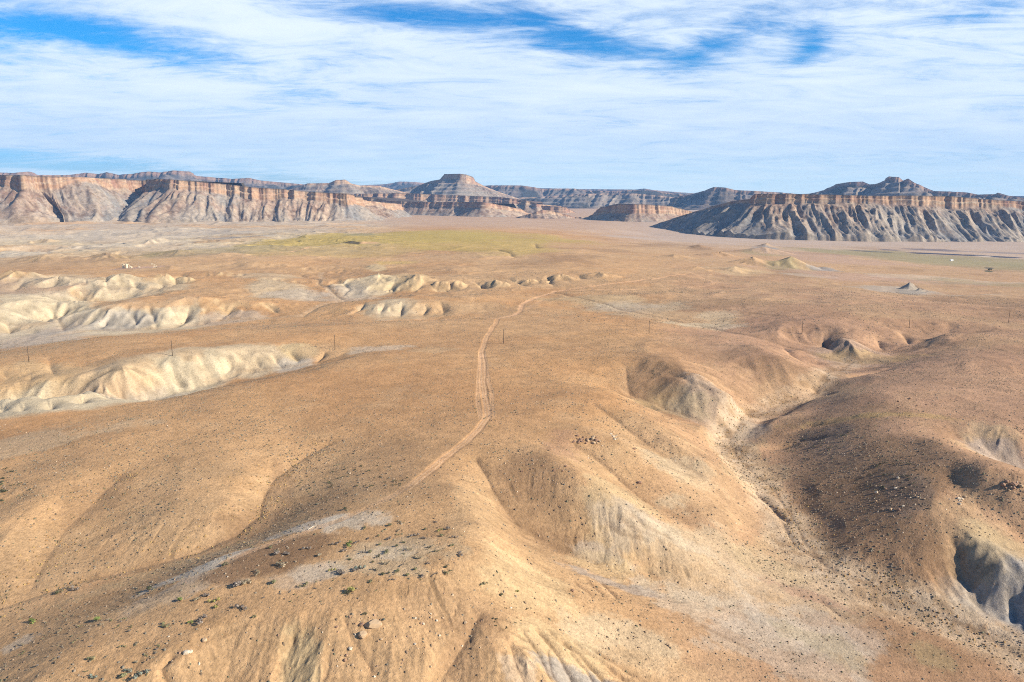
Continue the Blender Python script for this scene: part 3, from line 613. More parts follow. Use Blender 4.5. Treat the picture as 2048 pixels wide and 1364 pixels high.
# speckled basin floor and washes
WASH = [([(2048,1310,-24),(1950,1262,-22),(1850,1215,-20),(1750,1175,-19),(1650,1130,-18),(1590,1085,-17),(1560,1030,-16),(1520,970,-15),(1470,915,-14),(1455,880,-13),(1490,830,-12),(1560,808,-11),(1630,788,-10),(1660,745,-8),(1700,722,-7)], 10.0),
        ([(640,545,2),(640,560,-1),(655,575,-2),(690,600,-3),(640,612,-3),(600,632,-4),(440,640,-6)], 4.0)]
WM = np.zeros((NR, NT), F32)
for pts, wd in WASH:
    sl, d = polydist(pts, wd*2.5)
    m = 1-sstep(.5, 1.5, d/wd+.5*fbm(X[sl], Y[sl], wd*1.3, 4, 51, .6))
    WM[sl] = np.maximum(WM[sl], m)
mixin(WM*.75*(1-.5*sstep(380, 560, RR)), (.50, .36, .22)); 
mixin(WM*sstep(.0, .35, fbm(X, Y, 6, 4, 55, .65, minlam=DR))*.55, (.27, .155, .07))
mixin(WM*sstep(.05, .4, fbm(X, Y, 5, 4, 56, .65, minlam=DR))*.4, (.58, .43, .28))
# thin dark channel bottoms
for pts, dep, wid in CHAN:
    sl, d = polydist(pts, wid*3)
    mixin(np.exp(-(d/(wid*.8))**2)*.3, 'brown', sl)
ROADS = [([(815,978,18),(840,955,18),(885,918,17),(930,885,16),(957,860,15),(974,835,14),(974,812,13.5),(968,790,13),(966,760,11.5),(965,720,10),(964,700,9),(970,682,8),(983,660,6),(997,637,4.5),(1025,631,4),(1040,622,4),(1044,610,4),(1065,598,4),(1110,583,5),(1170,574,6),(1240,566,6),(1320,556,7),(1372,548,7)], 2.0, 1.0),
         ([(997,637,4.5),(1025,631,4),(1040,622,4),(1044,610,4),(1065,598,4),(1110,583,5),(1170,574,6),(1240,566,6),(1320,556,7),(1372,548,7)], 3.0, .7),
         ([(997,637,4.5),(930,638,5),(850,639,5),(740,642,5),(640,646,5)], 2.2, .6),
         ([(962,838,14.5),(956,800,13),(957,750,11),(962,705,9)], 1.2, .45), ([(985,835,14),(984,790,13),(973,740,11),(970,705,9)], 1.0, .4),
         ([(997,637,4.5),(930,638,5),(850,639,5),(740,642,5),(640,646,5),(560,649,5),(480,655,5)], 1.4, .75), ([(560,650,5),(440,655,5),(300,662,5)], 1.3, .35),
         ([(1110,583,5),(1170,580,5),(1290,578,5),(1370,574,4),(1500,580,3),(1640,590,0),(1780,600,-4),(1900,607,-5),(2060,619,-5)], 1.7, .85),
         ([(1355,535,6),(1390,548,5),(1425,562,4),(1428,570,3),(1400,574,3)], 2.2, .5), ([(1050,622,3),(1085,600,4)], 2.0, .35),
         ([(645,490,15),(610,497,14),(560,506,13),(470,517,12),(400,524,12)], 3.2, .75), ([(400,524,12),(340,531,14),(240,535,14),(120,537,12),(0,540,10)], 2.6, .45),
         ([(560,508,12),(500,520,12),(450,528,12)], 2.5, .3), ([(760,478,18),(820,484,18),(900,490,17),(1000,498,15),(1100,503,12)], 3.5, .35), ([(1110,500,12),(1250,505,8),(1400,520,4)], 3, .25),
         ([(1700,565,-12),(1850,564,-20),(2060,560,-26)], 3.5, .3), ([(1500,600,2),(1650,598,0),(1800,604,-4)], 1.5, .2), ([(830,960,18),(790,988,17.5),(740,1012,17),(680,1040,16.8),(620,1060,16.3),(540,1088,15.8),(450,1125,14.8)], 1.6, .42),
         ([(640,1045,16.6),(560,1075,16),(430,1125,14.5),(360,1155,13.5)], 1.5, .0)]
RM = np.zeros((NR, NT), F32)
for pts, wd, s in ROADS:
    if s <= 0: continue
    sl, d = polydist(pts, wd*2.5, .3)
    m = 1-sstep(.75, 1.25, d/wd+.22*fbm(X[sl], Y[sl], 9, 3, 61, .6))
    e0 = at2(*pts[0]); m = m*sstep(0, 22, np.hypot(X[sl]-e0[0], Y[sl]-e0[1])+4)
    mixin(m*s*(.85+.5*fbm(X[sl], Y[sl], 22, 4, 64, .6)).clip(0, 1), 'road' if s < .9 else 'orange', sl)
    if s >= .45: RM[sl] = np.maximum(RM[sl], m*(s > .44))
    H[sl] -= (.25*m*s).astype(F32)
    mixin(m*.5*sstep(-.1,.4,fbm(X[sl], Y[sl], 5, 4, 63, .65)), 'upland2', sl)
    rut = np.exp(-((d-.8)/.35)**2)*(1-sstep(500, 800, RR[sl]))
    mixin(rut*s*.55, (.63, .42, .25), sl)
# fine mottling of the soil, darker in rills and channels, lighter on ribs
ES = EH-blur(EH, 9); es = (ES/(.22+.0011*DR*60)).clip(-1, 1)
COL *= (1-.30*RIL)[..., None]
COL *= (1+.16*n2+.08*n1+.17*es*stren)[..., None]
COL = np.clip(COL, .02, .8)

# ------------------------------------------------------------------ materials
def soil_mat(name, speck=True, bumpd=.25, scale=1.0):
    m = bpy.data.materials.new(name); m.use_nodes = True; t = m.node_tree; b = t.nodes['Principled BSDF']
    b.inputs['Roughness'].default_value = .95; b.inputs['Specular IOR Level'].default_value = .12
    at_ = N(t, 'ShaderNodeAttribute', attribute_name='soil'); tc = N(t, 'ShaderNodeTexCoord')
    def nz(s, d, r):
        n = N(t, 'ShaderNodeTexNoise'); n.inputs['Scale'].default_value = s; n.inputs['Detail'].default_value = d; n.inputs['Roughness'].default_value = r
        t.links.new(tc.outputs['Object'], n.inputs['Vector']); return n.outputs[0]
    a = nz(.9*scale, 6, .7); c = nz(.13*scale, 5, .65)
    f = M(t, 'ADD', M(t, 'MULTIPLY', a, 1.25), M(t, 'MULTIPLY', c, .75)); f = M(t, 'SUBTRACT', f, .02)
    col = mixc(t, 1.0, at_.outputs['Color'], (1, 1, 1), 'MULTIPLY')
    vm = N(t, 'ShaderNodeVectorMath', operation='SCALE'); t.links.new(col, vm.inputs[0]); t.links.new(f, vm.inputs['Scale'])
    col = vm.outputs[0]
    if speck:    # small clumps of dry brush that cover the flats
        for sc, lo, hi, amt, cc in ((.42, .26, .12, .72, (.13, .085, .05)), (.16, .20, .11, .55, (.12, .085, .05)), (1.3, .22, .1, .45, (.16, .10, .06))):
            v = N(t, 'ShaderNodeTexVoronoi', feature='F1'); v.inputs['Scale'].default_value = sc*scale
            t.links.new(tc.outputs['Object'], v.inputs['Vector'])
            k = smooth(t, v.outputs['Distance'], lo, hi)
            sepc = N(t, 'ShaderNodeSeparateColor'); t.links.new(v.outputs['Color'], sepc.inputs[0])
            k = M(t, 'MULTIPLY', k, smooth(t, sepc.outputs[0], .35, .6))
            al = N(t, 'ShaderNodeAttribute', attribute_name='brush')
            k = M(t, 'MULTIPLY', k, M(t, 'MULTIPLY', al.outputs['Fac'], amt))
            col = mixc(t, k, col, cc)
    if speck:
        for sc, lo, hi, thr, amt, cc in ((2.6, .26, .12, .62, .55, (.58, .46, .32)), (3.4, .27, .12, .5, .6, (.13, .085, .055)), (6.5, .3, .12, .5, .45, (.16, .11, .07))):
            v = N(t, 'ShaderNodeTexVoronoi', feature='F1'); v.inputs['Scale'].default_value = sc
            t.links.new(tc.outputs['Object'], v.inputs['Vector'])
            sepc = N(t, 'ShaderNodeSeparateColor'); t.links.new(v.outputs['Color'], sepc.inputs[0])
            k = M(t, 'MULTIPLY', smooth(t, v.outputs['Distance'], lo, hi), smooth(t, sepc.outputs[1], thr, thr+.1))
            k = M(t, 'MULTIPLY', k, M(t, 'MULTIPLY', smooth(t, c, .42, .6), amt))
            col = mixc(t, k, col, cc)
    t.links.new(col, b.inputs['Base Color'])
    bp = N(t, 'ShaderNodeBump'); bp.inputs['Strength'].default_value = .9; bp.inputs['Distance'].default_value = bumpd
    t.links.new(M(t, 'ADD', nz(1.4*scale, 8, .72), M(t, 'MULTIPLY', nz(.25*scale, 4, .6), 1.2)), bp.inputs['Height'])
    t.links.new(bp.outputs[0], b.inputs['Normal'])
    return m
def plain_mat(name, col, rough=.8, var=.3, scale=3.0, metal=0):
    m = bpy.data.materials.new(name); m.use_nodes = True; t = m.node_tree; b = t.nodes['Principled BSDF']
    b.inputs['Roughness'].default_value = rough; b.inputs['Metallic'].default_value = metal; b.inputs['Specular IOR Level'].default_value = .25
    tc = N(t, 'ShaderNodeTexCoord'); n = N(t, 'ShaderNodeTexNoise'); n.inputs['Scale'].default_value = scale; n.inputs['Detail'].default_value = 5
    t.links.new(tc.outputs['Object'], n.inputs['Vector'])
    k = M(t, 'ADD', M(t, 'MULTIPLY', n.outputs[0], var*2), 1-var)
    vm = N(t, 'ShaderNodeVectorMath', operation='SCALE'); vm.inputs[0].default_value = col; t.links.new(k, vm.inputs['Scale'])
    t.links.new(vm.outputs[0], b.inputs['Base Color']); return m

def grid_mesh(name, V, quads, col=None, brush=None, mat=None, smoothed=True):
    me = bpy.data.meshes.new(name)
    me.vertices.add(len(V)); me.vertices.foreach_set('co', np.ascontiguousarray(V, F32).ravel())
    nf = len(quads); me.loops.add(nf*4); me.polygons.add(nf)
    me.loops.foreach_set('vertex_index', np.ascontiguousarray(quads, np.int32).ravel())
    me.polygons.foreach_set('loop_start', np.arange(0, nf*4, 4, dtype=np.int32))
    me.update(calc_edges=True)
    me.polygons.foreach_set('use_smooth', np.full(nf, smoothed))
    if col is not None:
        a = me.attributes.new('soil', 'FLOAT_COLOR', 'POINT'); c4 = np.ones((len(V), 4), F32); c4[:, :3] = col; a.data.foreach_set('color', c4.ravel())
    if brush is not None:
        a = me.attributes.new('brush', 'FLOAT', 'POINT'); a.data.foreach_set('value', np.ascontiguousarray(brush, F32).ravel())
    if mat: me.materials.append(mat)
    o = bpy.data.objects.new(name, me); C.objects.link(o); return o
def kind(o, k='structure', label=None, cat=None, group=None):
    if k: o['kind'] = k
    if label: o['label'] = label
    if cat: o['category'] = cat
    if group: o['group'] = group
    return o
def submesh(name, V, quads, sel, col, brush, mat):
    q = quads[sel]; used = np.unique(q); remap = np.full(len(V), -1, np.int64); remap[used] = np.arange(len(used))
    return grid_mesh(name, V[used], remap[q], col[used], brush[used], mat)

gmat = soil_mat('desert_soil', bumpd=.42)
V = np.stack([X.ravel(), Y.ravel(), H.ravel()], 1)
# brush cover: more on the uplands, none on bare badlands, road and pale flats
lum = COL.mean(2)
BR = (1-sstep(.30, .42, lum))*(1-.6*sstep(.3, .6, SL2))*(1-RM)*(1-flute)
BR = BR*(.55+.45*sstep(-.3, .4, n1)); BR = np.clip(BR+WM*.3, 0, 1)
BR *= (1-.7*far_bad)
BR_far = (BR*(.5+.5*sstep(280, 520, RR))*(1-.5*sstep(1500, 3000, RR))).astype(F32)
ii = np.arange(NR-1)[:, None]*NT+np.arange(NT-1)[None]
Q = np.stack([ii, ii+NT, ii+NT+1, ii+1], -1).reshape(-1, 4)
rm = ((RM[:-1, :-1]+RM[1:, 1:])*.5 > .5).ravel(); wm = ((WM[:-1, :-1]+WM[1:, 1:])*.5 > .55).ravel() & ~rm
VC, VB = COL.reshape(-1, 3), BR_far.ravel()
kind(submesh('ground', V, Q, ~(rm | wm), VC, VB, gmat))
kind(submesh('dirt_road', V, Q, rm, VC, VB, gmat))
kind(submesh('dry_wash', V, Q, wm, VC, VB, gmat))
# closing disc under the feet of the camera
kf = np.arange(NT-1)
cap = grid_mesh('ground', np.vstack([V[:NT], [[0, 0, float(H[0].mean())]]]), np.stack([kf, kf+1, np.full(NT-1, NT), np.full(NT-1, NT)], 1)[:0] if True else None, VC[:NT+1], VB[:NT+1], gmat) if False else None

def samp(A, x, y):
    r = np.hypot(x, y); th = np.arctan2(x, y)
    return A[np.clip(np.searchsorted(R, r), 0, NR-1), np.clip(np.searchsorted(TH, th), 0, NT-1)]
#@@REST
# ------------------------------------------------------------------ cliffs, mesas and far ridges
def rock_mat(name, bumpd=2.0):
    m = bpy.data.materials.new(name); m.use_nodes = True; t = m.node_tree; b = t.nodes['Principled BSDF']
    b.inputs['Roughness'].default_value = .95; b.inputs['Specular IOR Level'].default_value = .1
    a = N(t, 'ShaderNodeAttribute', attribute_name='soil'); tc = N(t, 'ShaderNodeTexCoord')
    def nz(s, d, r, sc=(1, 1, 1)):
        mp = N(t, 'ShaderNodeMapping'); mp.inputs['Scale'].default_value = sc; t.links.new(tc.outputs['Object'], mp.inputs[0])
        n = N(t, 'ShaderNodeTexNoise'); n.inputs['Scale'].default_value = s; n.inputs['Detail'].default_value = d; n.inputs['Roughness'].default_value = r
        t.links.new(mp.outputs[0], n.inputs['Vector']); return n.outputs[0]
    n1_ = nz(.06, 8, .7); n2_ = nz(.02, 6, .6, (1, 1, 5))
    f = M(t, 'SUBTRACT', M(t, 'ADD', M(t, 'MULTIPLY', n1_, 1.5), M(t, 'MULTIPLY', n2_, .6)), .22)
    vm = N(t, 'ShaderNodeVectorMath', operation='SCALE'); t.links.new(a.outputs['Color'], vm.inputs[0]); t.links.new(f, vm.inputs['Scale'])
    t.links.new(vm.outputs[0], b.inputs['Base Color'])
    bp = N(t, 'ShaderNodeBump'); bp.inputs['Strength'].default_value = 1; bp.inputs['Distance'].default_value = bumpd
    t.links.new(nz(.12, 6, .75), bp.inputs['Height']); t.links.new(bp.outputs[0], b.inputs['Normal'])
    return m
rmat = rock_mat('cliff_rock')
ORA, RED, TAN, GRY, BLU, DRK, BRN, CRM = [np.array(c, F32) for c in ((.44,.27,.16), (.27,.14,.10), (.37,.255,.17), (.31,.265,.215), (.23,.225,.21), (.06,.062,.055), (.17,.105,.07), (.48,.37,.25))]
def escarpment(name, pts, zb, ds=5.0, cliff=.28, slope=34, wig=(0, 0), gul=(120, 26), nt=110, back=500, sunk=25, seed=0, pal=None, terr=0, crest_jit=2.0, cliff_jit=.12, dips=(), woods_shade=0.0, flank=0.0, talus_mix=.5, columns=1.0, foot=None, run0=230, bslope=.03):
    """pts: (px, py of the rim, distance); zb: level of its foot, a number or one per point"""
    w3 = np.array([atr(*p[:3]) for p in pts])
    zbs = np.full(len(pts), float(zb)) if np.isscalar(zb) else np.array(zb, float)
    if foot is not None:
        zbs = np.array([atr(p[0], f_, p[2]-run0)[2] for p, f_ in zip(pts, foot)])
    cf = np.array([p[3] if len(p) > 3 else cliff for p in pts], float)
    seg = np.hypot(*(np.diff(w3[:, :2], axis=0).T)); s = np.concatenate([[0], np.cumsum(seg)])
    ns = int(s[-1]/ds)+2; S = np.linspace(0, s[-1], ns)
    bx, by = np.interp(S, s, w3[:, 0]), np.interp(S, s, w3[:, 1])
    zt = np.interp(S, s, w3[:, 2]); zb_ = np.interp(S, s, zbs); cl = np.interp(S, s, cf)
    def sm(a, m):
        if m < 2: return a
        k = np.hanning(m+2)[1:-1]; k /= k.sum(); return np.convolve(np.pad(a, m, mode='edge'), k, 'same')[m:-m]
    m = max(3, int(140/ds)); m = min(m, ns//3)
    sx, sy = sm(bx, m), sm(by, m)
    tx, ty = np.gradient(sx), np.gradient(sy); L = np.hypot(tx, ty)+1e-6; tx, ty = tx/L, ty/L
    nx, ny = ty, -tx                                   # lines run left to right, so this faces the camera
    nx, ny = sm(nx, m*2+1), sm(ny, m*2+1)
    k = seed*3
    u0 = S*1.0; off = np.zeros(ns)
    big, small = wig
    for dx_, hw, dep in dips:                          # alcoves and prows at (px)
        sc = np.interp(dx_, [p[0] for p in pts], s); off -= dep*np.exp(-((S-sc)/hw)**4)
    off += big*fbm(u0, u0*0+seed, 520, 3, k+1, .5)
    rag = small*fbm(u0, u0*0+seed*3, 90, 4, k+2, .62, ridged=True)
    fine = small*.35*fbm(u0, u0*0+seed*3+5, 22, 3, k+4, .6, ridged=True)*columns
    zt = zt+crest_jit*fbm(u0, u0*0+3, 60, 4, k+5, .6)
    Hh = zt-zb_; hc = Hh*cl*(1+cliff_jit*2*fbm(u0, u0*0+8, 160, 4, k+7, .6))
    nb = 10
    ncl = 16 if cl.max() > .02 else 2
    rowsP = []
    colr = []
    zf = zt-hc                                        # foot of the rock band
    run = (zf-zb_)/math.tan(radians(slope))
    T = np.linspace(0, 1, nt)
    for i in range(nb):                                # the tableland behind the rim
        f = 1-i/nb; q = back*f**1.6
        X_ = bx+nx*(off+rag-q); Y_ = by+ny*(off+rag-q)
        nn = fbm(X_, Y_, 120, 4, k+9)
        rowsP.append((X_, Y_, zt-np.minimum(q*bslope, Hh*.7 if bslope > .1 else 25)-2+2.5*nn*(f > 0)-(Hh*.8 if i == 0 else 0)))
        c = BRN*.9+(DRK-BRN*.9)*np.clip(.45+.8*nn, 0, 1)[:, None]
        if pal is not None: c = c*.5+np.array(pal[0], F32)*.5
        colr.append(c)
    ledge = np.array([0, .10, .55, .62, 1.0]); lo = np.array([0, .05, .12, .55, .72])
    for i in range(ncl):
        v = i/(ncl-1); o = np.interp(v, ledge, lo)*small*.7
        vv = fbm(u0, u0*0+v*4, 30, 4, k+11, .65)
        X_ = bx+nx*(off+rag+fine*(1-v*.3)+o+vv*small*.12); Y_ = by+ny*(off+rag+fine*(1-v*.3)+o+vv*small*.12)
        rowsP.append((X_, Y_, zt-hc*v))
        strata = fbm(u0*.15, np.full(ns, v*60.), 9, 3, k+13)
        streak = fbm(u0, u0*0+v*2, 26, 4, k+14, .6)
        c = ORA+(CRM-ORA)*np.clip(.25+.9*strata, 0, 1)[:, None]
        c = c+(RED-c)*np.clip(.30+1.1*streak-.2*v, 0, .85)[:, None]
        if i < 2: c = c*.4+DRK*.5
        if pal is not None: c = c*.35+np.array(pal[1], F32)*.65
        colr.append(c)
    ox, oy = rowsP[-1][0], rowsP[-1][1]
    glam, gamp = gul
    for i in range(1, nt):
        u = T[i]; d = run*u
        if i == nt-1: pass
        zz = zf-(zf-zb_)*(1-(1-u)**1.28)
        # relax the raggedness down the slope
        rx = (bx+nx*(off+small*.72))*u**.6+ox*(1-u**.6); ry = (by+ny*(off+small*.72))*u**.6+oy*(1-u**.6)
        X_ = rx+nx*d; Y_ = ry+ny*d
        wv = d*.22*fbm(u0+d*.2, d, 210, 3, k+16); sc_ = u0+wv
        def rid(l, kk, p=1.0):                        # sharp crested spurs running down
            n = fbm(sc_, d*.18+kk, l, 2, k+kk, .4); return 1-np.abs(n)*2.2
        env = np.minimum(u*2.6, 1)*(1-.55*u**3)
        g1 = rid(glam, 20)*gamp*env; g2 = rid(glam*.37, 23)*gamp*.5*np.minimum(u*5, 1)*(1-.35*u); g3 = rid(glam*.14, 26)*gamp*.22*np.minimum(u*9, 1)
        sc3 = np.clip((Hh)/180, .15, 1.3)
        gg = (g1+g2+g3)*sc3*np.clip(run/120, 0, 1)
        rough = fbm(X_, Y_, 26, 4, k+30, .7)
        if terr:
            q = (zz+gg*.6+6*fbm(X_, Y_, 300, 2, k+33))/terr; fq = q-np.floor(q)
            zz = zz+(sstep(.25, .75, fq)-fq)*terr*.6
        rowsP.append((X_, Y_, zz+gg*.8-gamp*.30*sc3+2.2*rough-(sunk+30)*max(0, u-.93)/.07*.6))
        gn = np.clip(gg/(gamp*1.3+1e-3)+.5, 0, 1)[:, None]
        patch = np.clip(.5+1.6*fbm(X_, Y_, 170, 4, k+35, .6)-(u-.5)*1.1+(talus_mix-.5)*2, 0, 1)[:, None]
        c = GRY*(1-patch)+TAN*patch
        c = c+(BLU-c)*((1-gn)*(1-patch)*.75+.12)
        bould = np.clip((rough-.10)*5, 0, 1)[:, None]*np.clip(patch+.25, 0, 1)
        c = c+(BRN-c)*bould*.75
        c = c+(CRM-c)*(np.clip(-rough*4-.6, 0, 1)[:, None]*patch)*.6
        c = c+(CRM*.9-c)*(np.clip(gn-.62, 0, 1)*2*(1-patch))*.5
        band = np.clip(fbm(u0*.05, zz/1.0, 14, 3, k+37)*2, 0, 1)[:, None]
        c = c+(RED*1.1-c)*band*.28*(1-u)
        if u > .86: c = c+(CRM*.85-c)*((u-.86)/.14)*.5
        if terr: c = c+(DRK*1.3+.03-c)*(np.clip(1-np.abs(fq-.5)*4, 0, 1)*.55)[:, None]
        if pal is not None: c = c*.45+np.array(pal[2], F32)*.55
        if woods_shade: c = c+(DRK*.8-c)*(np.clip(fbm(X_, Y_, 240, 5, k+40, .65)*2.6+woods_shade*2-.7, 0, 1)*.92)[:, None]  # dark woods, deepened so they also carry the far slopes' shade
        colr.append(c)
    PX = np.stack([r[0] for r in rowsP]); PY = np.stack([r[1] for r in rowsP]); PZ = np.stack([np.broadcast_to(r[2], (ns,)) for r in rowsP])
    nr = len(rowsP)
    i2 = np.arange(nr-1)[:, None]*ns+np.arange(ns-1)[None]
    q = np.stack([i2, i2+ns, i2+ns+1, i2+1], -1).reshape(-1, 4)
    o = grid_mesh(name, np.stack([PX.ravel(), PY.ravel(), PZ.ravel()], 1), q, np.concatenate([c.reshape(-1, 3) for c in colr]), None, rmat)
    return kind(o)

# left cliff, nearest of the wall of cliffs
escarpment('cliff', [(-420,340,4700),(-250,344,4500),(-120,347,4350),(-30,350,4250),(45,350,4020),(62,352,4150),(150,354,4150),(235,358,4300),(262,360,4420),(300,361,4420),(318,358,4080),(345,359,3980),(430,366,3960),(500,374,3940),(600,381,3920),(660,386,3900),(694,387,3860),(710,392,3990),(735,402,4250),(800,408,4700)],
           [30,30,30,30,28,26,22,18,14,14,12,10,8,6,4,2,0,-2,-4,-6], ds=4.6, cliff=.24, slope=33, wig=(26, 24), gul=(74, 29), nt=130, seed=1, talus_mix=.58, cliff_jit=.55)
# right cliff
RC = [(1230,470,3950,.0),(1290,458,3800,.0),(1350,436,3680,.02),(1400,420,3600,.04),(1450,407,3520,.05),(1470,401,3460,.05),(1500,399,3400,.06),(1512,388,3370,.19),(1560,388,3370,.15),(1640,389,3390,.13),(1740,391,3450,.14),(1840,391,3540,.15),(1900,393,3620,.17),(1980,399,3720,.18),(2060,404,3830,.19),(2180,408,4000,.22),(2400,412,4300,.22)]
escarpment('cliff', RC, 0, foot=[470,466,464,464,466,467,469,470,472,474,478,481,483,486,488,491,497],
           ds=3.8, cliff=.22, slope=31, wig=(8, 13), gul=(78, 34), nt=140, seed=5, talus_mix=.27, cliff_jit=.3)
# middle mesa with the orange prow
escarpment('mesa', [(640,402,5600),(720,392,5400),(780,402,5200),(860,404,5050),(930,404,4920),(962,404,4800),(975,405,4800),(1010,412,4900),(1040,418,5050),(1058,428,5150),(1090,436,5400),(1120,452,5600)],
           [0,0,0,0,-2,-4,-4,-6,-8,-10,-12,-14], ds=6, cliff=.34, slope=33, wig=(14, 18), gul=(120, 20), nt=90, seed=9, talus_mix=.75)
escarpment('mesa', [(700,388,6300),(800,386,6200),(900,390,6100),(1000,394,6000),(1050,400,5950),(1075,408,5900),(1120,412,6100),(1150,430,6300)],
           0, ds=8, cliff=.3, slope=34, wig=(30, 30), gul=(160, 26), nt=70, seed=13, talus_mix=.7)
# low broken hills at the canyon mouth
escarpment('hills', [(960,452,4700,.0),(1020,438,4650,.03),(1060,428,4600,.12),(1085,419,4600,.2),(1110,424,4650,.16),(1150,434,4700,.06),(1190,434,4650,.03),(1240,441,4500,.0),(1290,452,4300,.0),(1330,458,4200,.0)],
           0, foot=[454,454,455,456,457,459,460,461,462,464], run0=120, ds=5, slope=24, wig=(40, 20), gul=(90, 16), nt=60, seed=61, talus_mix=.7, back=260, bslope=.3)
# pale mesa between the walls
escarpment('mesa', [(1150,452,4900,.0),(1172,440,4800,.05),(1190,425,4650,.3),(1205,414,4550,.42),(1240,407,4420,.42),(1262,408,4350,.42),(1300,409,4400,.42),(1340,412,4500,.4),(1370,420,4600,.4),(1420,430,4800,.3)],
           [-20,-24,-26,-28,-30,-30,-30,-30,-30,-30], ds=5, cliff=.4, slope=33, wig=(8, 16), gul=(90, 14), nt=70, seed=17, talus_mix=.8)
escarpment('mesa', [(1030,425,6100),(1060,410,6000),(1100,412,5900),(1130,414,5900),(1150,426,6050),(1200,430,6200),(1290,434,6300),(1340,440,6300)],
           0, foot=[446,447,448,449,449,449,449,449], run0=180, ds=8, cliff=.4, slope=36, wig=(20, 24), gul=(120, 16), nt=60, seed=19, talus_mix=.8)
# the flat topped butte
escarpment('butte', [(600,404,8300,.0),(740,392,8100,.0),(790,380,8000,.02),(838,371,7900,.04),(862,362,7750,.05),(880,359,7650,.08),(890,348,7600,.16),(920,347.5,7480,.16),(932,349,7480,.2),(946,354,7560,.2),(951,363,7650,.12),(968,372,7700,.03),(990,381,7800,.0),(1015,390,7900,.0),(1050,402,8100,.0)],
           40, ds=7, slope=34, wig=(4, 9), gul=(330, 44), nt=110, seed=23, terr=38, talus_mix=.45, back=420, bslope=.12, crest_jit=1.5)
escarpment('hills', [(560,384,7400,.0),(600,374,7300,.03),(615,367,7250,.04),(660,366,7200,.05),(672,360,7150,.1),(690,359,7150,.1),(702,367,7200,.03),(720,371,7250,.03),(760,372,7300,.03),(790,380,7400,.02),(880,400,7600,.0)],
           40, ds=8, slope=27, wig=(20, 12), gul=(380, 46), nt=80, seed=29, terr=40, talus_mix=.6)
# blue ridges far behind
FARP = ((.09, .09, .08), (.22, .14, .11), (.18, .14, .115))
escarpment('mountains', [(-500,348,10500),(-200,346,10500),(0,345,10300),(30,346,10200),(55,343,10200),(75,350,10300),(140,350,10300),(170,345,10200),(195,348,10200),(212,344,10100),(240,350,10100),(270,348,10000),(300,343,9900),(320,345,9900),(350,341,9800),(378,343,9800),(395,352,9900),(430,355,9900),(470,358,9900),(500,356,9800),(520,361,9800),(570,365,9800),(640,372,9900),(760,382,10300)],
           60, ds=14, cliff=.08, slope=24, wig=(120, 50), gul=(520, 80), nt=80, seed=31, terr=45, pal=FARP, woods_shade=.6, back=900, bslope=.35)
escarpment('mountains', [(700,372,14500),(770,368,14300),(800,363,14200),(830,364,14200),(880,370,14500),(1000,374,14500),(1150,378,14000),(1270,379,13600),(1290,377,13500),(1305,380,13500),(1350,384,13600),(1420,389,13800),(1600,388,14000),(2048,392,14000),(2500,394,14000)],
           100, ds=24, cliff=.05, slope=22, wig=(120, 50), gul=(600, 90), nt=50, seed=37, pal=FARP, woods_shade=.62, back=900, bslope=.35)
escarpment('mountains', [(840,382,10200),(930,374,10000),(980,371,9900),(1045,371,9700),(1062,374,9700),(1085,378,9800),(1110,377,9700),(1150,377,9600),(1175,381,9700),(1230,382,9700),(1265,380,9700),(1290,380,9600),(1330,385,9700),(1380,390,9800),(1460,396,10000)],
           60, ds=13, cliff=.06, slope=23, wig=(160, 60), gul=(560, 95), nt=90, seed=41, terr=45, pal=FARP, woods_shade=.7, back=900, bslope=.35)
escarpment('mountains', [(900,392,8600),(1000,394,8500),(1060,395,8400),(1100,392,8300),(1160,388,8200),(1240,386,8100),(1270,387,8000),(1320,391,8000),(1360,396,8000),(1440,402,8200),(1500,408,8300)],
           10, ds=11, cliff=.08, slope=25, wig=(120, 50), gul=(420, 70), nt=90, seed=43, terr=40, pal=((.15, .13, .1), (.38, .27, .2), (.32, .26, .20)), woods_shade=.5, back=700, bslope=.35)
escarpment('mountains', [(1330,398,7900),(1385,388,7800),(1410,381,7700),(1428,374,7600),(1450,375,7550),(1470,380,7600),(1510,382,7600),(1560,385,7700),(1640,392,7900)],
           10, ds=9, cliff=.06, slope=26, wig=(50, 30), gul=(400, 70), nt=90, seed=47, terr=40, pal=FARP, woods_shade=.6, back=500, bslope=.4)
escarpment('mountains', [(1560,392,7200),(1620,387,7100),(1645,381,7000),(1672,368,6900),(1700,364,6850),(1725,363,6850),(1740,369,6850),(1750,368,6800),(1766,361,6750),(1776,353,6700),(1798,354,6700),(1806,361,6750),(1817,357,6650),(1828,365,6650),(1845,373,6700),(1868,382,6700),(1900,383,6700),(1935,385,6700),(1955,389,6700),(1990,388,6700),(1996,385,6650),(2015,391,6650),(2048,396,6650),(2150,404,6700)],
           -20, ds=8, cliff=.05, slope=29, wig=(40, 20), gul=(330, 60), nt=100, seed=53, terr=42, pal=((.12, .11, .10), (.30, .19, .16), (.22, .18, .15)), woods_shade=.5, back=500, bslope=.4)

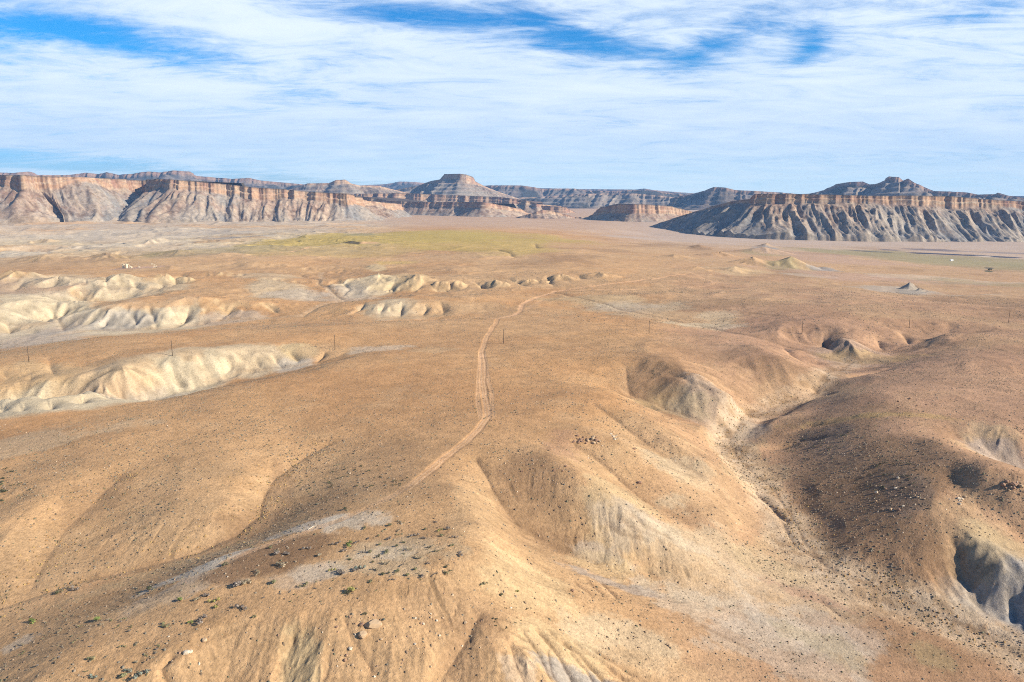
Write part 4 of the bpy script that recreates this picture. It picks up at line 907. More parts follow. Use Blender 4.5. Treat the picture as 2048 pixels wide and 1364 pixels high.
# ------------------------------------------------------------------ haze
def haze():
    x0, x1, y0, y1, z0, z1 = -17000, 17000, -3000, 19000, -260, 1400
    v = [(x, y, z) for x in (x0, x1) for y in (y0, y1) for z in (z0, z1)]
    f = [(0, 1, 3, 2), (4, 6, 7, 5), (0, 4, 5, 1), (2, 3, 7, 6), (0, 2, 6, 4), (1, 5, 7, 3)]
    me = bpy.data.meshes.new('haze'); me.from_pydata(v, [], f); o = bpy.data.objects.new('haze', me); C.objects.link(o)
    m = bpy.data.materials.new('haze_air'); m.use_nodes = True; t = m.node_tree
    t.nodes.remove(t.nodes['Principled BSDF'])
    p = N(t, 'ShaderNodeVolumePrincipled'); p.inputs['Color'].default_value = (.32, .58, 1.0, 1); p.inputs['Density'].default_value = HAZE
    p.inputs['Anisotropy'].default_value = .0
    t.links.new(p.outputs[0], t.nodes['Material Output'].inputs['Volume']); me.materials.append(m)
    kind(o, 'stuff', 'thin blue desert haze that softens the farthest ridges')
HAZE = 3.2e-5
haze()
#@@OBJ
# ------------------------------------------------------------------ brush and stones nobody could count
def domes(name, xs, ys, wd, ht, cols, mat, sink=.05, jag=.45, rings=((1.0, 0.0, 6), (.72, .62, 5)), top=1.0, label=None, cat=None):
    n = len(xs); zs = ground_z(xs, ys)
    tv = []
    for (rad, z, m) in rings:
        for k in range(m): tv.append((rad*cos(2*pi*k/m+z), rad*sin(2*pi*k/m+z), z))
    tv.append((0, 0, top)); tv = np.array(tv, F32)
    m0, m1 = rings[0][2], rings[1][2]; f = []
    # a skirt of triangles between the two rings, then a cap
    a, b = 0, 0
    while a < m0 or b < m1:
        if b >= m1 or (a < m0 and (a+.5)/m0 <= (b+.5)/m1):
            f.append((a % m0, (a+1) % m0, m0+b % m1)); a += 1
        else:
            f.append((a % m0, m0+(b+1) % m1, m0+b % m1)); b += 1
    for k in range(m1): f.append((m0+k, m0+(k+1) % m1, m0+m1))
    f = np.array(f, np.int32); nv = len(tv)
    V_ = np.repeat(tv[None], n, 0)*(1+jag*(rng.random((n, nv, 1))-.5)).astype(F32)
    V_ += ((rng.random((n, nv, 3))-.5)*jag*.5).astype(F32)
    an = rng.random(n)*2*pi; el = (.75+.5*rng.random(n))
    x = V_[..., 0]*wd[:, None]*.5*el[:, None]; y = V_[..., 1]*wd[:, None]*.5/el[:, None]; z = V_[..., 2]*ht[:, None]
    X_ = x*np.cos(an)[:, None]-y*np.sin(an)[:, None]+xs[:, None]; Y_ = x*np.sin(an)[:, None]+y*np.cos(an)[:, None]+ys[:, None]
    Z_ = z+(zs-sink*ht)[:, None]
    # follow the slope
    e = .5; sx_ = (ground_z(xs+e, ys)-ground_z(xs-e, ys))/(2*e); sy_ = (ground_z(xs, ys+e)-ground_z(xs, ys-e))/(2*e)
    Z_ += (X_-xs[:, None])*sx_[:, None]+(Y_-ys[:, None])*sy_[:, None]
    VV = np.stack([X_, Y_, Z_], -1).reshape(-1, 3).astype(F32)
    T = (f[None]+(np.arange(n)*nv)[:, None, None]).reshape(-1, 3)
    me = bpy.data.meshes.new(name); me.vertices.add(len(VV)); me.vertices.foreach_set('co', VV.ravel())
    me.loops.add(T.size); me.polygons.add(len(T)); me.loops.foreach_set('vertex_index', T.astype(np.int32).ravel())
    me.polygons.foreach_set('loop_start', np.arange(0, T.size, 3, dtype=np.int32)); me.update(calc_edges=True)
    at_ = me.attributes.new('soil', 'FLOAT_COLOR', 'POINT'); c4 = np.ones((n, nv, 4), F32)
    c4[..., :3] = cols[:, None]*(.7+.6*rng.random((n, nv, 1)))
    at_.data.foreach_set('color', c4.ravel()); me.materials.append(mat)
    o = bpy.data.objects.new(name, me); C.objects.link(o); return kind(o, 'stuff', label, cat)
def attr_mat(name, rough=.9):
    m = bpy.data.materials.new(name); m.use_nodes = True; t = m.node_tree; b = t.nodes['Principled BSDF']
    b.inputs['Roughness'].default_value = rough; b.inputs['Specular IOR Level'].default_value = .15
    a = N(t, 'ShaderNodeAttribute', attribute_name='soil'); tc = N(t, 'ShaderNodeTexCoord')
    n = N(t, 'ShaderNodeTexNoise'); n.inputs['Scale'].default_value = 9; n.inputs['Detail'].default_value = 4; t.links.new(tc.outputs['Object'], n.inputs['Vector'])
    vm = N(t, 'ShaderNodeVectorMath', operation='SCALE'); t.links.new(a.outputs['Color'], vm.inputs[0]); t.links.new(M(t, 'ADD', n.outputs[0], .5), vm.inputs['Scale'])
    t.links.new(vm.outputs[0], b.inputs['Base Color']); return m
bmat = attr_mat('dry_brush'); smat = attr_mat('stone')
def scatter(r0, r1, per_m2, dens, az=(-37, 37)):
    a0, a1 = radians(az[0]), radians(az[1]); n = int(.5*(a1-a0)*(r1*r1-r0*r0)*per_m2)
    r = np.sqrt(rng.random(n)*(r1*r1-r0*r0)+r0*r0); th = a0+rng.random(n)*(a1-a0)
    x, y = r*np.sin(th), r*np.cos(th); p = samp(dens, x, y); k = rng.random(n) < p
    return x[k], y[k]
gx, gy = grads(H)
asp = sstep(-.05, .35, blur(gx, 2))                 # slopes that fall to the left keep more brush
PV = np.clip(.06+1.0*sstep(-.2, .45, fbm(X, Y, 46, 5, 71, .65)), 0, 1)*(.45+.55*sstep(-.3, .3, fbm(X, Y, 9, 2, 75)))
DENS = np.clip((BR*PV*.75+.10*(1-RM)+.55*asp*(1-flute))*(1-RM)*(1-.93*flute)*(1-.7*sstep(.42, .5, lum)), 0, 1).astype(F32)
cols = np.array([(.20,.135,.085), (.15,.105,.065), (.22,.17,.11), (.15,.135,.08), (.27,.205,.14), (.19,.16,.115)], F32)
xs, ys, szs = [], [], []
for (r0, r1, q, w0) in ((100, 260, 1.2, .32), (260, 420, 1.25, .36), (420, 700, .70, .50), (700, 1150, .30, .72)):
    x, y = scatter(r0, r1, q, DENS); xs.append(x); ys.append(y)
    szs.append(w0*(.42+(1.9 if r1 < 500 else .9)*rng.random(len(x))**6+.35*rng.random(len(x))))
xs, ys, szs = map(np.concatenate, (xs, ys, szs))
print('brush', len(xs))
domes('desert_brush', xs, ys, szs, szs*(.38+.25*rng.random(len(xs))), cols[rng.integers(0, 6, len(xs))], bmat, label='countless small dry brush clumps dotting the desert soil', cat=None)
# dry straw tufts along the valley bottoms
TF = np.zeros((NR, NT), F32)
for pts, dep, wid in (CHAN[0], CHAN[6], CHAN[1]):
    sl, d = polydist(pts, 16); TF[sl] = np.maximum(TF[sl], np.exp(-(d/8)**2)*.55)
x, y = scatter(110, 520, .7, (TF*sstep(-.3, .3, fbm(X, Y, 7, 3, 77))).astype(F32)); szs = .35+.5*rng.random(len(x))
scol = np.array([(.36,.24,.09), (.26,.16,.07), (.16,.12,.06), (.30,.17,.07)], F32)
domes('dry_grass', x, y, szs, szs*.45, scol[rng.integers(0, 4, len(x))], bmat, label='straw coloured dry grass tufts along the valley bottoms')
# stones
ST = np.zeros((NR, NT), F32)+.03
for (px, py, sx, sy, z, s) in [(700,1290,330,60,8,.55),(950,1230,130,60,10,.6),(1180,885,70,22,12,.6),(1300,880,60,30,8,.4),(1830,1000,110,60,8,.8),(1760,930,120,40,4,.5),(2020,980,60,30,8,.6),(1960,930,60,30,9,.3),(1700,1080,160,90,-8,.30),(500,1320,160,50,8,.3),(1070,940,120,26,13,.5),(1640,800,60,30,-3,.2),(340,1330,40,20,9,.5),(1380,780,50,20,4,.3)]:
    sl, m = blob(px, py, sx, sy, z, .5); ST[sl] = np.maximum(ST[sl], (m*s).astype(F32))
x, y = scatter(100, 480, .75, (ST*(.25+.75*sstep(0, .4, fbm(X, Y, 9, 3, 81)))).astype(F32)); szs = .14+.55*rng.random(len(x))**4
tcol = np.array([(.42,.30,.19), (.32,.20,.13), (.52,.42,.30), (.26,.17,.11), (.44,.26,.14)], F32)
domes('loose_stones', x, y, szs, szs*.6, tcol[rng.integers(0, 5, len(x))], smat, sink=.15, jag=.5, rings=((1.0, 0, 5), (.7, .8, 4)), label='loose stones strewn over the slopes')

# ------------------------------------------------------------------ mesh helpers
import bmesh
def obj(name, bm, mat, parent=None, smooth_=False):
    me = bpy.data.meshes.new(name); bm.to_mesh(me); bm.free()
    if smooth_:
        me.polygons.foreach_set('use_smooth', np.ones(len(me.polygons), bool))
    me.materials.append(mat); o = bpy.data.objects.new(name, me); C.objects.link(o)
    if parent: o.parent = parent
    return o
def empty(name, loc, rz=0, label=None, cat=None, group=None):
    o = bpy.data.objects.new(name, None); C.objects.link(o); o.location = loc; o.rotation_euler = (0, 0, rz)
    kind(o, None, label, cat, group); return o
def tube(bm, a, b, r0, r1=None, n=8):
    a, b = Vector(a), Vector(b); r1 = r0 if r1 is None else r1; d = (b-a).normalized(); q = d.to_track_quat('Z', 'Y')
    A_ = [bm.verts.new(a+q@Vector((r0*cos(2*pi*k/n), r0*sin(2*pi*k/n), 0))) for k in range(n)]
    B_ = [bm.verts.new(b+q@Vector((r1*cos(2*pi*k/n), r1*sin(2*pi*k/n), 0))) for k in range(n)]
    for k in range(n): bm.faces.new((A_[k], A_[(k+1) % n], B_[(k+1) % n], B_[k]))
    bm.faces.new(B_); bm.faces.new(A_[::-1])
def box(bm, c, s, rot=None):
    vs = []
    for x in (-.5, .5):
        for y in (-.5, .5):
            for z in (-.5, .5):
                v = Vector((x*s[0], y*s[1], z*s[2]))
                if rot is not None: v = rot@v
                vs.append(bm.verts.new(v+Vector(c)))
    for f in ((0, 1, 3, 2), (4, 6, 7, 5), (0, 4, 5, 1), (2, 3, 7, 6), (0, 2, 6, 4), (1, 5, 7, 3)): bm.faces.new([vs[i] for i in f])
def dup(root, loc, rz=0, label=None, group=None, scale=None):
    r = root.copy(); C.objects.link(r); r.location = loc; r.rotation_euler = (0, 0, rz)
    if label: r['label'] = label
    if group: r['group'] = group
    if scale: r.scale = scale
    for ch in list(root.children):
        c = ch.copy(); C.objects.link(c); c.parent = r
        for g in ch.children:
            d = g.copy(); C.objects.link(d); d.parent = c
    return r
wood = plain_mat('weathered_wood', (.085, .06, .04), .9, .3, 2.0)
glassy = plain_mat('porcelain', (.30, .26, .22), .3)
cream = plain_mat('cream_paint', (.72, .60, .40), .5, .08, .6)
white = plain_mat('white_paint', (.80, .78, .74), .5, .06, .8)
steel = plain_mat('dull_steel', (.20, .17, .14), .6, .2, 2.0, .3)
tanp = plain_mat('tan_paint', (.60, .47, .32), .55, .12, 1.5)
bleached = plain_mat('bleached_wood', (.62, .54, .42), .9, .15, 3.0)

# power poles
POLES = [(58,724,'wooden power pole farthest left, near the left edge of the photo'), (345,712,'wooden power pole just behind the tallest pale scarp'), (670,699,'wooden power pole at the head of the pale gully left of the road'),
         (1007,687,'wooden power pole standing just right of the dirt road'), (1298,668,'first wooden power pole right of the one beside the road'), (1604,667,'wooden power pole above the short gullies left of the dark alcove'),
         (1818,656,'wooden power pole near the head of the long wash'), (2017,645,'faint wooden power pole farthest right, near the right edge')]
pole0 = None
for (px, py, lab) in POLES:
    p = hit(px, py)
    if pole0 is None:
        pole0 = empty('power_pole', p, 0, lab, 'power pole', 'power poles crossing the desert in one line')
        b = bmesh.new(); tube(b, (0, 0, -1), (0, 0, 11.2), .24, .15, 10); obj('shaft', b, wood, pole0, True)
        b = bmesh.new(); box(b, (0, .20, 10.45), (.12, .0001+.14, .16)); box(b, (0, 0, 10.55), (.14, 2.3, .14)); obj('crossarm', b, wood, pole0)
        for yy in (-1.0, 1.0):
            b = bmesh.new(); tube(b, (0, yy, 10.6), (0, yy, 10.78), .05, .07); tube(b, (0, yy, 10.78), (0, yy, 10.84), .09, .05); obj('insulator', b, glassy, pole0)
        b = bmesh.new(); tube(b, (0, 0, 11.15), (0, 0, 11.4), .06, .08); obj('insulator', b, glassy, pole0)
    else: dup(pole0, p, 0, lab)

# fence post and pale log on the hilltop
p = hit(731, 1104)
t_ = empty('fence_post', p, .3, 'lone dark wooden post standing on the shrubby hilltop', 'fence post')
b = bmesh.new(); tube(b, (0, 0, -.3), (.03, 0, 2.0), .13, .10, 8); obj('post', b, wood, t_, True)
b = bmesh.new(); tube(b, (-.35, 0, 1.9), (.12, .02, 2.0), .06, .05, 6); obj('top_stub', b, wood, t_)
p = hit(617, 1059); q = hit(627, 1053)
b = bmesh.new(); dv = Vector(q)-Vector(p); tube(b, Vector((0, 0, .1))-dv*.1, dv+Vector((0, 0, .14)), .12, .08, 8); tube(b, dv*.6+Vector((0, 0, .12)), dv*.75+Vector((.25, -.1, .3)), .05, .03, 6)
o = obj('fallen_log', b, bleached, None, True); o.location = p; kind(o, None, 'pale bleached log lying on the white rim by the brown patch', 'log')

# oil tank battery
p = hit(247, 536.3); g0 = p[2]
def tank(loc, lab):
    t = empty('storage_tank', loc, 0, lab, 'storage tank', 'storage tanks standing side by side')
    b = bmesh.new(); tube(b, (0, 0, -.6), (0, 0, 6.3), 1.75, 1.75, 32); obj('shell', b, cream, t)
    b = bmesh.new(); tube(b, (0, 0, 6.3), (0, 0, 6.62), 1.80, .3, 32); obj('roof', b, cream, t)
    b = bmesh.new(); tube(b, (.7, -.4, 6.45), (.7, -.4, 6.8), .25, .25, 12); obj('hatch', b, white, t)
    b = bmesh.new(); tube(b, (0, -1.7, .5), (0, -2.1, .5), .12, .12, 10); tube(b, (0, -2.1, .5), (0, -2.1, 0), .1, .1, 8); obj('outlet_pipe', b, steel, t)
    return t
ex = (hit(253.7, 536.3)-p); ex = Vector((ex[0], ex[1], 0))
tank(Vector(p), 'left cream storage tank of the pair on the far bench'); tank(Vector(p)+ex, 'right cream storage tank of the pair, beside the sloping stair')
t_ = empty('catwalk_stair', Vector(p), 0, 'sloping stair and catwalk joined to the two cream tanks', 'stair')
b = bmesh.new(); box(b, (ex.x*.5+.4, -1.95, 6.35), (ex.x+4.6, .7, .10)); obj('walkway', b, cream, t_)
b = bmesh.new(); x1 = ex.x+2.6
for k in range(16): box(b, (x1+k*.32, -1.95, 6.2-k*.37), (.30, .7, .05))
obj('treads', b, cream, t_)
for yy in (-2.32, -1.58):
    b = bmesh.new(); tube(b, (x1, yy, 6.3), (x1+5.1, yy, .35), .09, .09, 6); obj('stringer', b, cream, t_)
    b = bmesh.new(); tube(b, (-1.9, yy, 7.4), (x1, yy, 7.4), .04, .04, 6); tube(b, (x1, yy, 7.4), (x1+5.1, yy, 1.4), .04, .04, 6)
    for k in range(6): tube(b, (-1.9+k*(x1+1.9)/5, yy, 6.4), (-1.9+k*(x1+1.9)/5, yy, 7.4), .035, .035, 5)
    obj('handrail', b, cream, t_)
def shed(px, py, w_, d_, h_, name, lab, mat, cat):
    p = hit(px, py); t = empty(name, p, .15, lab, cat)
    b = bmesh.new(); box(b, (0, 0, h_/2-.3), (w_, d_, h_+.6)); obj('wall', b, mat, t)
    b = bmesh.new(); vs = [b.verts.new(v) for v in ((-w_/2-.1, -d_/2-.1, h_), (w_/2+.1, -d_/2-.1, h_), (w_/2+.1, d_/2+.1, h_), (-w_/2-.1, d_/2+.1, h_), (-w_/2-.1, 0, h_+.5), (w_/2+.1, 0, h_+.5))]
    for f in ((0, 1, 5, 4), (2, 3, 4, 5), (0, 4, 3), (1, 2, 5), (3, 2, 1, 0)): b.faces.new([vs[i] for i in f])
    obj('roof', b, mat, t)
    b = bmesh.new(); box(b, (0, -d_/2-.03, 1.0), (.9, .05, 1.9)); obj('door', b, steel, t)
    return t
shed(262, 536, 3.2, 2.6, 2.2, 'separator_shed', 'small cream shed at the foot of the tank stair', cream, 'shed')
shed(278.5, 535.5, 2.3, 2.0, 2.0, 'equipment_shed', 'small pale shed alone between the tanks and the pumpjack', tanp, 'shed')
shed(1903, 522, 7.0, 4.0, 3.4, 'white_hut', 'tiny white hut alone on the far olive flat at right', white, 'hut')
# pumpjack
p = hit(309, 535.5)
t_ = empty('pumpjack', p, pi, 'pale pumpjack with raised beam at the right end of the far bench', 'pumpjack')
b = bmesh.new(); box(b, (0, 0, -.05), (8.6, 1.8, .7)); obj('base', b, tanp, t_)
for yy in (-.75, .75):
    b = bmesh.new(); tube(b, (1.2, yy, .3), (.2, yy*.25, 5.0), .16, .13, 8); tube(b, (-1.2, yy, .3), (.1, yy*.25, 5.0), .16, .13, 8); tube(b, (.9, yy*.8, 1.7), (-.9, yy*.8, 1.7), .08, .08, 6); obj('samson_post', b, cream, t_)
R3 = __import__('mathutils').Matrix.Rotation(radians(-22), 3, 'Y')
b = bmesh.new(); box(b, (.2, 0, 5.25), (7.4, .36, .5), R3); obj('walking_beam', b, cream, t_)
hx, hz = .2+3.7*cos(radians(22)), 5.25+3.7*sin(radians(22))
b = bmesh.new(); arc = [(hx-.2+.0+1.0*cos(a)*1.0, hz-.9+1.55*sin(a)) for a in np.linspace(-1.0, 1.2, 9)]
prof = [(hx-.5, hz-1.7)]+arc+[(hx-.5, hz+.5)]
A_ = [b.verts.new((x, -.22, z)) for x, z in prof]; B_ = [b.verts.new((x, .22, z)) for x, z in prof]
b.faces.new(A_[::-1]); b.faces.new(B_)
for k in range(len(prof)): b.faces.new((A_[k], A_[(k+1) % len(prof)], B_[(k+1) % len(prof)], B_[k]))
obj('horse_head', b, cream, t_)
b = bmesh.new(); tube(b, (hx+.75, 0, hz-1.3), (hx+.75, 0, .4), .05, .05, 6); tube(b, (hx+.75, 0, -.3), (hx+.75, 0, 1.1), .2, .2, 10); obj('polished_rod', b, steel, t_)
for yy in (-.7, .7):
    b = bmesh.new(); tube(b, (-3.2, yy, 3.9), (-2.6, yy, 1.6), .08, .08, 6); obj('pitman_arm', b, cream, t_)
    b = bmesh.new(); box(b, (-2.3, yy, 1.5), (2.4, .25, .9), __import__('mathutils').Matrix.Rotation(radians(35), 3, 'Y')); obj('counterweight', b, cream, t_)
b = bmesh.new(); box(b, (-2.2, 0, .9), (1.2, 1.0, 1.2)); tube(b, (-2.2, -.6, 1.3), (-2.2, .6, 1.3), .35, .35, 12); obj('gearbox', b, steel, t_)
b = bmesh.new(); box(b, (-3.8, 0, .7), (.9, .9, .9)); tube(b, (-3.8, -.5, .8), (-3.8, .5, .8), .4, .4, 12); obj('motor', b, steel, t_)

# ------------------------------------------------------------------ boulders
def boulder_mesh(seed, flat=.65):
    b = bmesh.new(); bmesh.ops.create_icosphere(b, subdivisions=3, radius=1)
    off = Vector((seed*3.7, seed*1.3, 0)); rs = np.random.default_rng(seed)
    cuts = [Vector(rs.normal(size=3)).normalized() for _ in range(9)]; cd = [.62+.25*rs.random() for _ in cuts]
    for v in b.verts:
        for n_, d_ in zip(cuts, cd):                   # cleaved faces
            e = v.co.dot(n_)-d_
            if e > 0: v.co -= n_*e
        v.co *= 1+.10*mnoise.noise(v.co*2.2+off)+.05*mnoise.noise(v.co*6+off)
        v.co.z *= flat
    me = bpy.data.meshes.new('boulder'); b.to_mesh(me); b.free(); return me
bmats = [plain_mat('sandstone', (.42, .29, .17), .95, .3, 1.2), plain_mat('rusty_sandstone', (.27, .16, .10), .95, .35, 1.2), plain_mat('pale_sandstone', (.58, .47, .33), .95, .2, 1.2)]
bmeshes = [boulder_mesh(k+3, (.6, .75, .5, .85)[k % 4]) for k in range(8)]
bvar = {}
def boulder(px, py, wpx, kind_, label, group=None, el=1.0, zs=1.0):
    p = hit(px, py); r = math.hypot(p[0], p[1]); mpp = math.hypot(r, CAMZ-p[2])/FPX
    k = random.randrange(8); key = (k, kind_)
    if key not in bvar:
        m = bmeshes[k].copy(); m.materials.append(bmats[kind_]); bvar[key] = m
    o = bpy.data.objects.new('boulder', bvar[key]); C.objects.link(o)
    s = wpx*mpp/2*1.15; o.scale = (s*el, s/el**.5, s*zs); o.rotation_euler = (random.uniform(-.2, .2), random.uniform(-.2, .2), random.random()*6.28)
    if el > 1.2: o.rotation_euler[2] = .25
    o.location = (p[0], p[1], p[2]+s*.18*zs); kind(o, None, label, 'boulder', group); return o
boulder(746, 1251, 22, 0, 'largest tan boulder on the near slope, long and flat topped', None, 1.35, .9)
boulder(726, 1271, 15, 0, 'rounded tan boulder just below the long flat topped one')
boulder(723, 1250, 9, 1, 'dark reddish boulder left of the long flat topped one')
boulder(673, 1254, 6, 1, 'small red boulder left of the group on the near slope')
boulder(701, 1298, 8, 2, 'pale boulder low on the near slope above the stone chute')
boulder(763, 1279, 5, 0, 'small tan stone right of the rounded boulder')
boulder(409, 1281, 9, 0, 'yellow ochre boulder on the rim left of the near slope')
boulder(373, 1306, 10, 2, 'white weathered boulder on the rim above the crack'); boulder(381, 1304, 7, 2, 'smaller pale boulder touching the white one on the rim')
boulder(830, 1288, 5, 2, 'small pale boulder above the dark gully of the near slope')
boulder(931, 1246, 7, 0, 'tan boulder at the head of the dark gully')
boulder(1145, 1182, 6, 1, 'small dark boulder alone beside the fluted clay slope')
boulder(1268, 898, 6, 1, 'dark boulder alone on the smooth slope right of the outcrop'); boulder(1279, 966, 8, 1, 'dark flat boulder beside the deep gully')
boulder(861, 1334, 5, 0, 'orange stone on the lower near slope'); boulder(1131, 1300, 5, 0, 'small tan boulder sitting on the fluted clay')
def ring(n, cx, cy, sx, sy, w0, w1, lab, grp, kinds=(0, 1, 1, 2)):
    for k in range(n):
        a, q = random.random()*6.28, random.random()**.6
        bx_, by_, bw, bk = cx+cos(a)*q*sx, cy+sin(a)*q*sy, w0+(w1-w0)*random.random()**2, random.choice(kinds)
        wd_ = ('small ' if bw < (w0*.7+w1*.3) else 'large ')+('tan ', 'rusty ', 'pale ')[bk]; pl_ = ('upper ' if by_ < cy else 'lower ')+('left' if bx_ < cx else 'right')
        boulder(bx_, by_, bw, bk, wd_+lab+', '+pl_+' part', wd_+grp+', '+pl_)
ring(18, 1163, 880, 22, 9, 3, 8, 'boulder in the left outcrop on the knoll', 'boulders of the left outcrop on the knoll', (1,))
ring(16, 1188, 881, 16, 8, 4, 9, 'boulder in the right outcrop on the knoll', 'boulders of the right outcrop on the knoll', (1, 1, 1, 0))
ring(14, 1225, 872, 14, 9, 3, 6, 'boulder in the outcrop above the knoll', 'boulders of the pale upper outcrop', (0, 2))
ring(14, 2022, 972, 22, 12, 4, 9, 'boulder in the outcrop by the right edge', 'boulders of the right edge outcrop', (1, 1, 0))
ring(10, 1920, 1000, 16, 10, 3, 7, 'boulder on the sunny right spur', 'boulders on the sunny right spur', (0, 2))
ring(22, 1800, 990, 60, 38, 3, 6, 'boulder on the dark slope of the right hill', 'boulders on the dark right slope', (1, 0, 2))
ring(16, 860, 1235, 50, 26, 2.5, 5, 'boulder on the brown brow of the hill', 'boulders on the brown brow', (0, 1, 2))
ring(12, 690, 1320, 20, 26, 2.5, 6, 'boulder in the stone chute', 'boulders in the stone chute', (0, 1))
ring(10, 1078, 935, 60, 12, 3, 6, 'boulder in the brown bowl', 'boulders in the brown bowl', (1,))
ring(6, 1820, 810, 40, 16, 3, 5, 'boulder on the upland above the right hill', 'boulders on the right upland', (1,))

# ------------------------------------------------------------------ shrubs
def leaf_mat(name, c, c2):
    m = bpy.data.materials.new(name); m.use_nodes = True; t = m.node_tree; b = t.nodes['Principled BSDF']
    b.inputs['Roughness'].default_value = .8; b.inputs['Specular IOR Level'].default_value = .2
    g = N(t, 'ShaderNodeNewGeometry'); n = mixc(t, g.outputs['Random Per Island'], c, c2); t.links.new(n, b.inputs['Base Color']); return m
LM = dict(green=leaf_mat('green_leaves', (.11, .15, .04), (.24, .27, .08)), olive=leaf_mat('olive_leaves', (.13, .13, .06), (.27, .25, .13)), yellow=leaf_mat('yellow_green_leaves', (.22, .21, .06), (.42, .36, .12)),
          grey=leaf_mat('grey_brown_twigs', (.14, .11, .09), (.30, .25, .20)), dark=leaf_mat('dark_leaves', (.055, .065, .035), (.14, .13, .07)), tan=leaf_mat('dry_tan_twigs', (.22, .17, .10), (.40, .33, .22)), blue=leaf_mat('blue_green_leaves', (.12, .15, .12), (.25, .27, .21)))
def foliage(seed, n=150, lumps=4):
    rs = np.random.default_rng(seed); b = bmesh.new()
    cs = [(rs.normal()*.28, rs.normal()*.28, .28+.25*rs.random(), .34+.2*rs.random()) for _ in range(lumps)]
    for i in range(n):
        cx, cy, cz, rr = cs[rs.integers(lumps)]
        d = rs.normal(size=3); d /= np.linalg.norm(d); d[2] = abs(d[2])*.9 if rs.random() < .8 else d[2]*.4
        p = np.array([cx, cy, cz])+d*rr*(.55+.45*rs.random()); p[2] = max(p[2]*.85, .02)
        u = rs.normal(size=3); u /= np.linalg.norm(u); v = np.cross(d, u); s = .07+.09*rs.random()
        f = [b.verts.new(p+u*s*1.3), b.verts.new(p+v*s*.8), b.verts.new(p-u*s*1.1), b.verts.new(p-v*s*.7)]; b.faces.new(f)
    return b
def stems(seed):
    rs = np.random.default_rng(seed+50); b = bmesh.new()
    for k in range(7):
        a = rs.random()*6.28; q = .25+.3*rs.random(); mid = Vector((cos(a)*q*.5, sin(a)*q*.5, .22)); e = Vector((cos(a+.3)*q, sin(a+.3)*q, .5+.15*rs.random()))
        tube(b, (0, 0, -.08), mid, .035, .022, 5); tube(b, mid, e, .022, .008, 5)
    return b
protos = {}
def bush_proto(col, k):
    key = (col, k)
    if key not in protos:
        bm = foliage(k*7+3, 160, 3+k); mf = bpy.data.meshes.new('foliage'); bm.to_mesh(mf); bm.free(); mf.materials.append(LM[col])
        bm = stems(k*7+3); ms = bpy.data.meshes.new('stems'); bm.to_mesh(ms); bm.free(); ms.materials.append(wood); protos[key] = (mf, ms)
    return protos[key]
nsh = 0
def shrub(px, py, wpx, col, label, group=None, name='desert_shrub', parts=True, tall=1.0):
    global nsh
    p = hit(px, py); mpp = math.hypot(math.hypot(p[0], p[1]), CAMZ-p[2])/FPX
    s = wpx*mpp*.62; mf, ms = bush_proto(col, nsh % 3)
    if parts:
        e = empty(name, p, random.random()*6.28, label, 'shrub', group); e.scale = (s*random.uniform(.9, 1.15), s*random.uniform(.85, 1.05), s*tall)
        for nm, me in (('foliage', mf), ('stems', ms)):
            o = bpy.data.objects.new(nm, me); C.objects.link(o); o.parent = e
    else:
        o = bpy.data.objects.new(name, mf); C.objects.link(o); o.location = (p[0], p[1], p[2]-.02); o.rotation_euler = (0, 0, random.random()*6.28); o.scale = (s, s*random.uniform(.7, 1), s*tall*.8)
        kind(o, None, label, 'shrub', group)
    nsh += 1
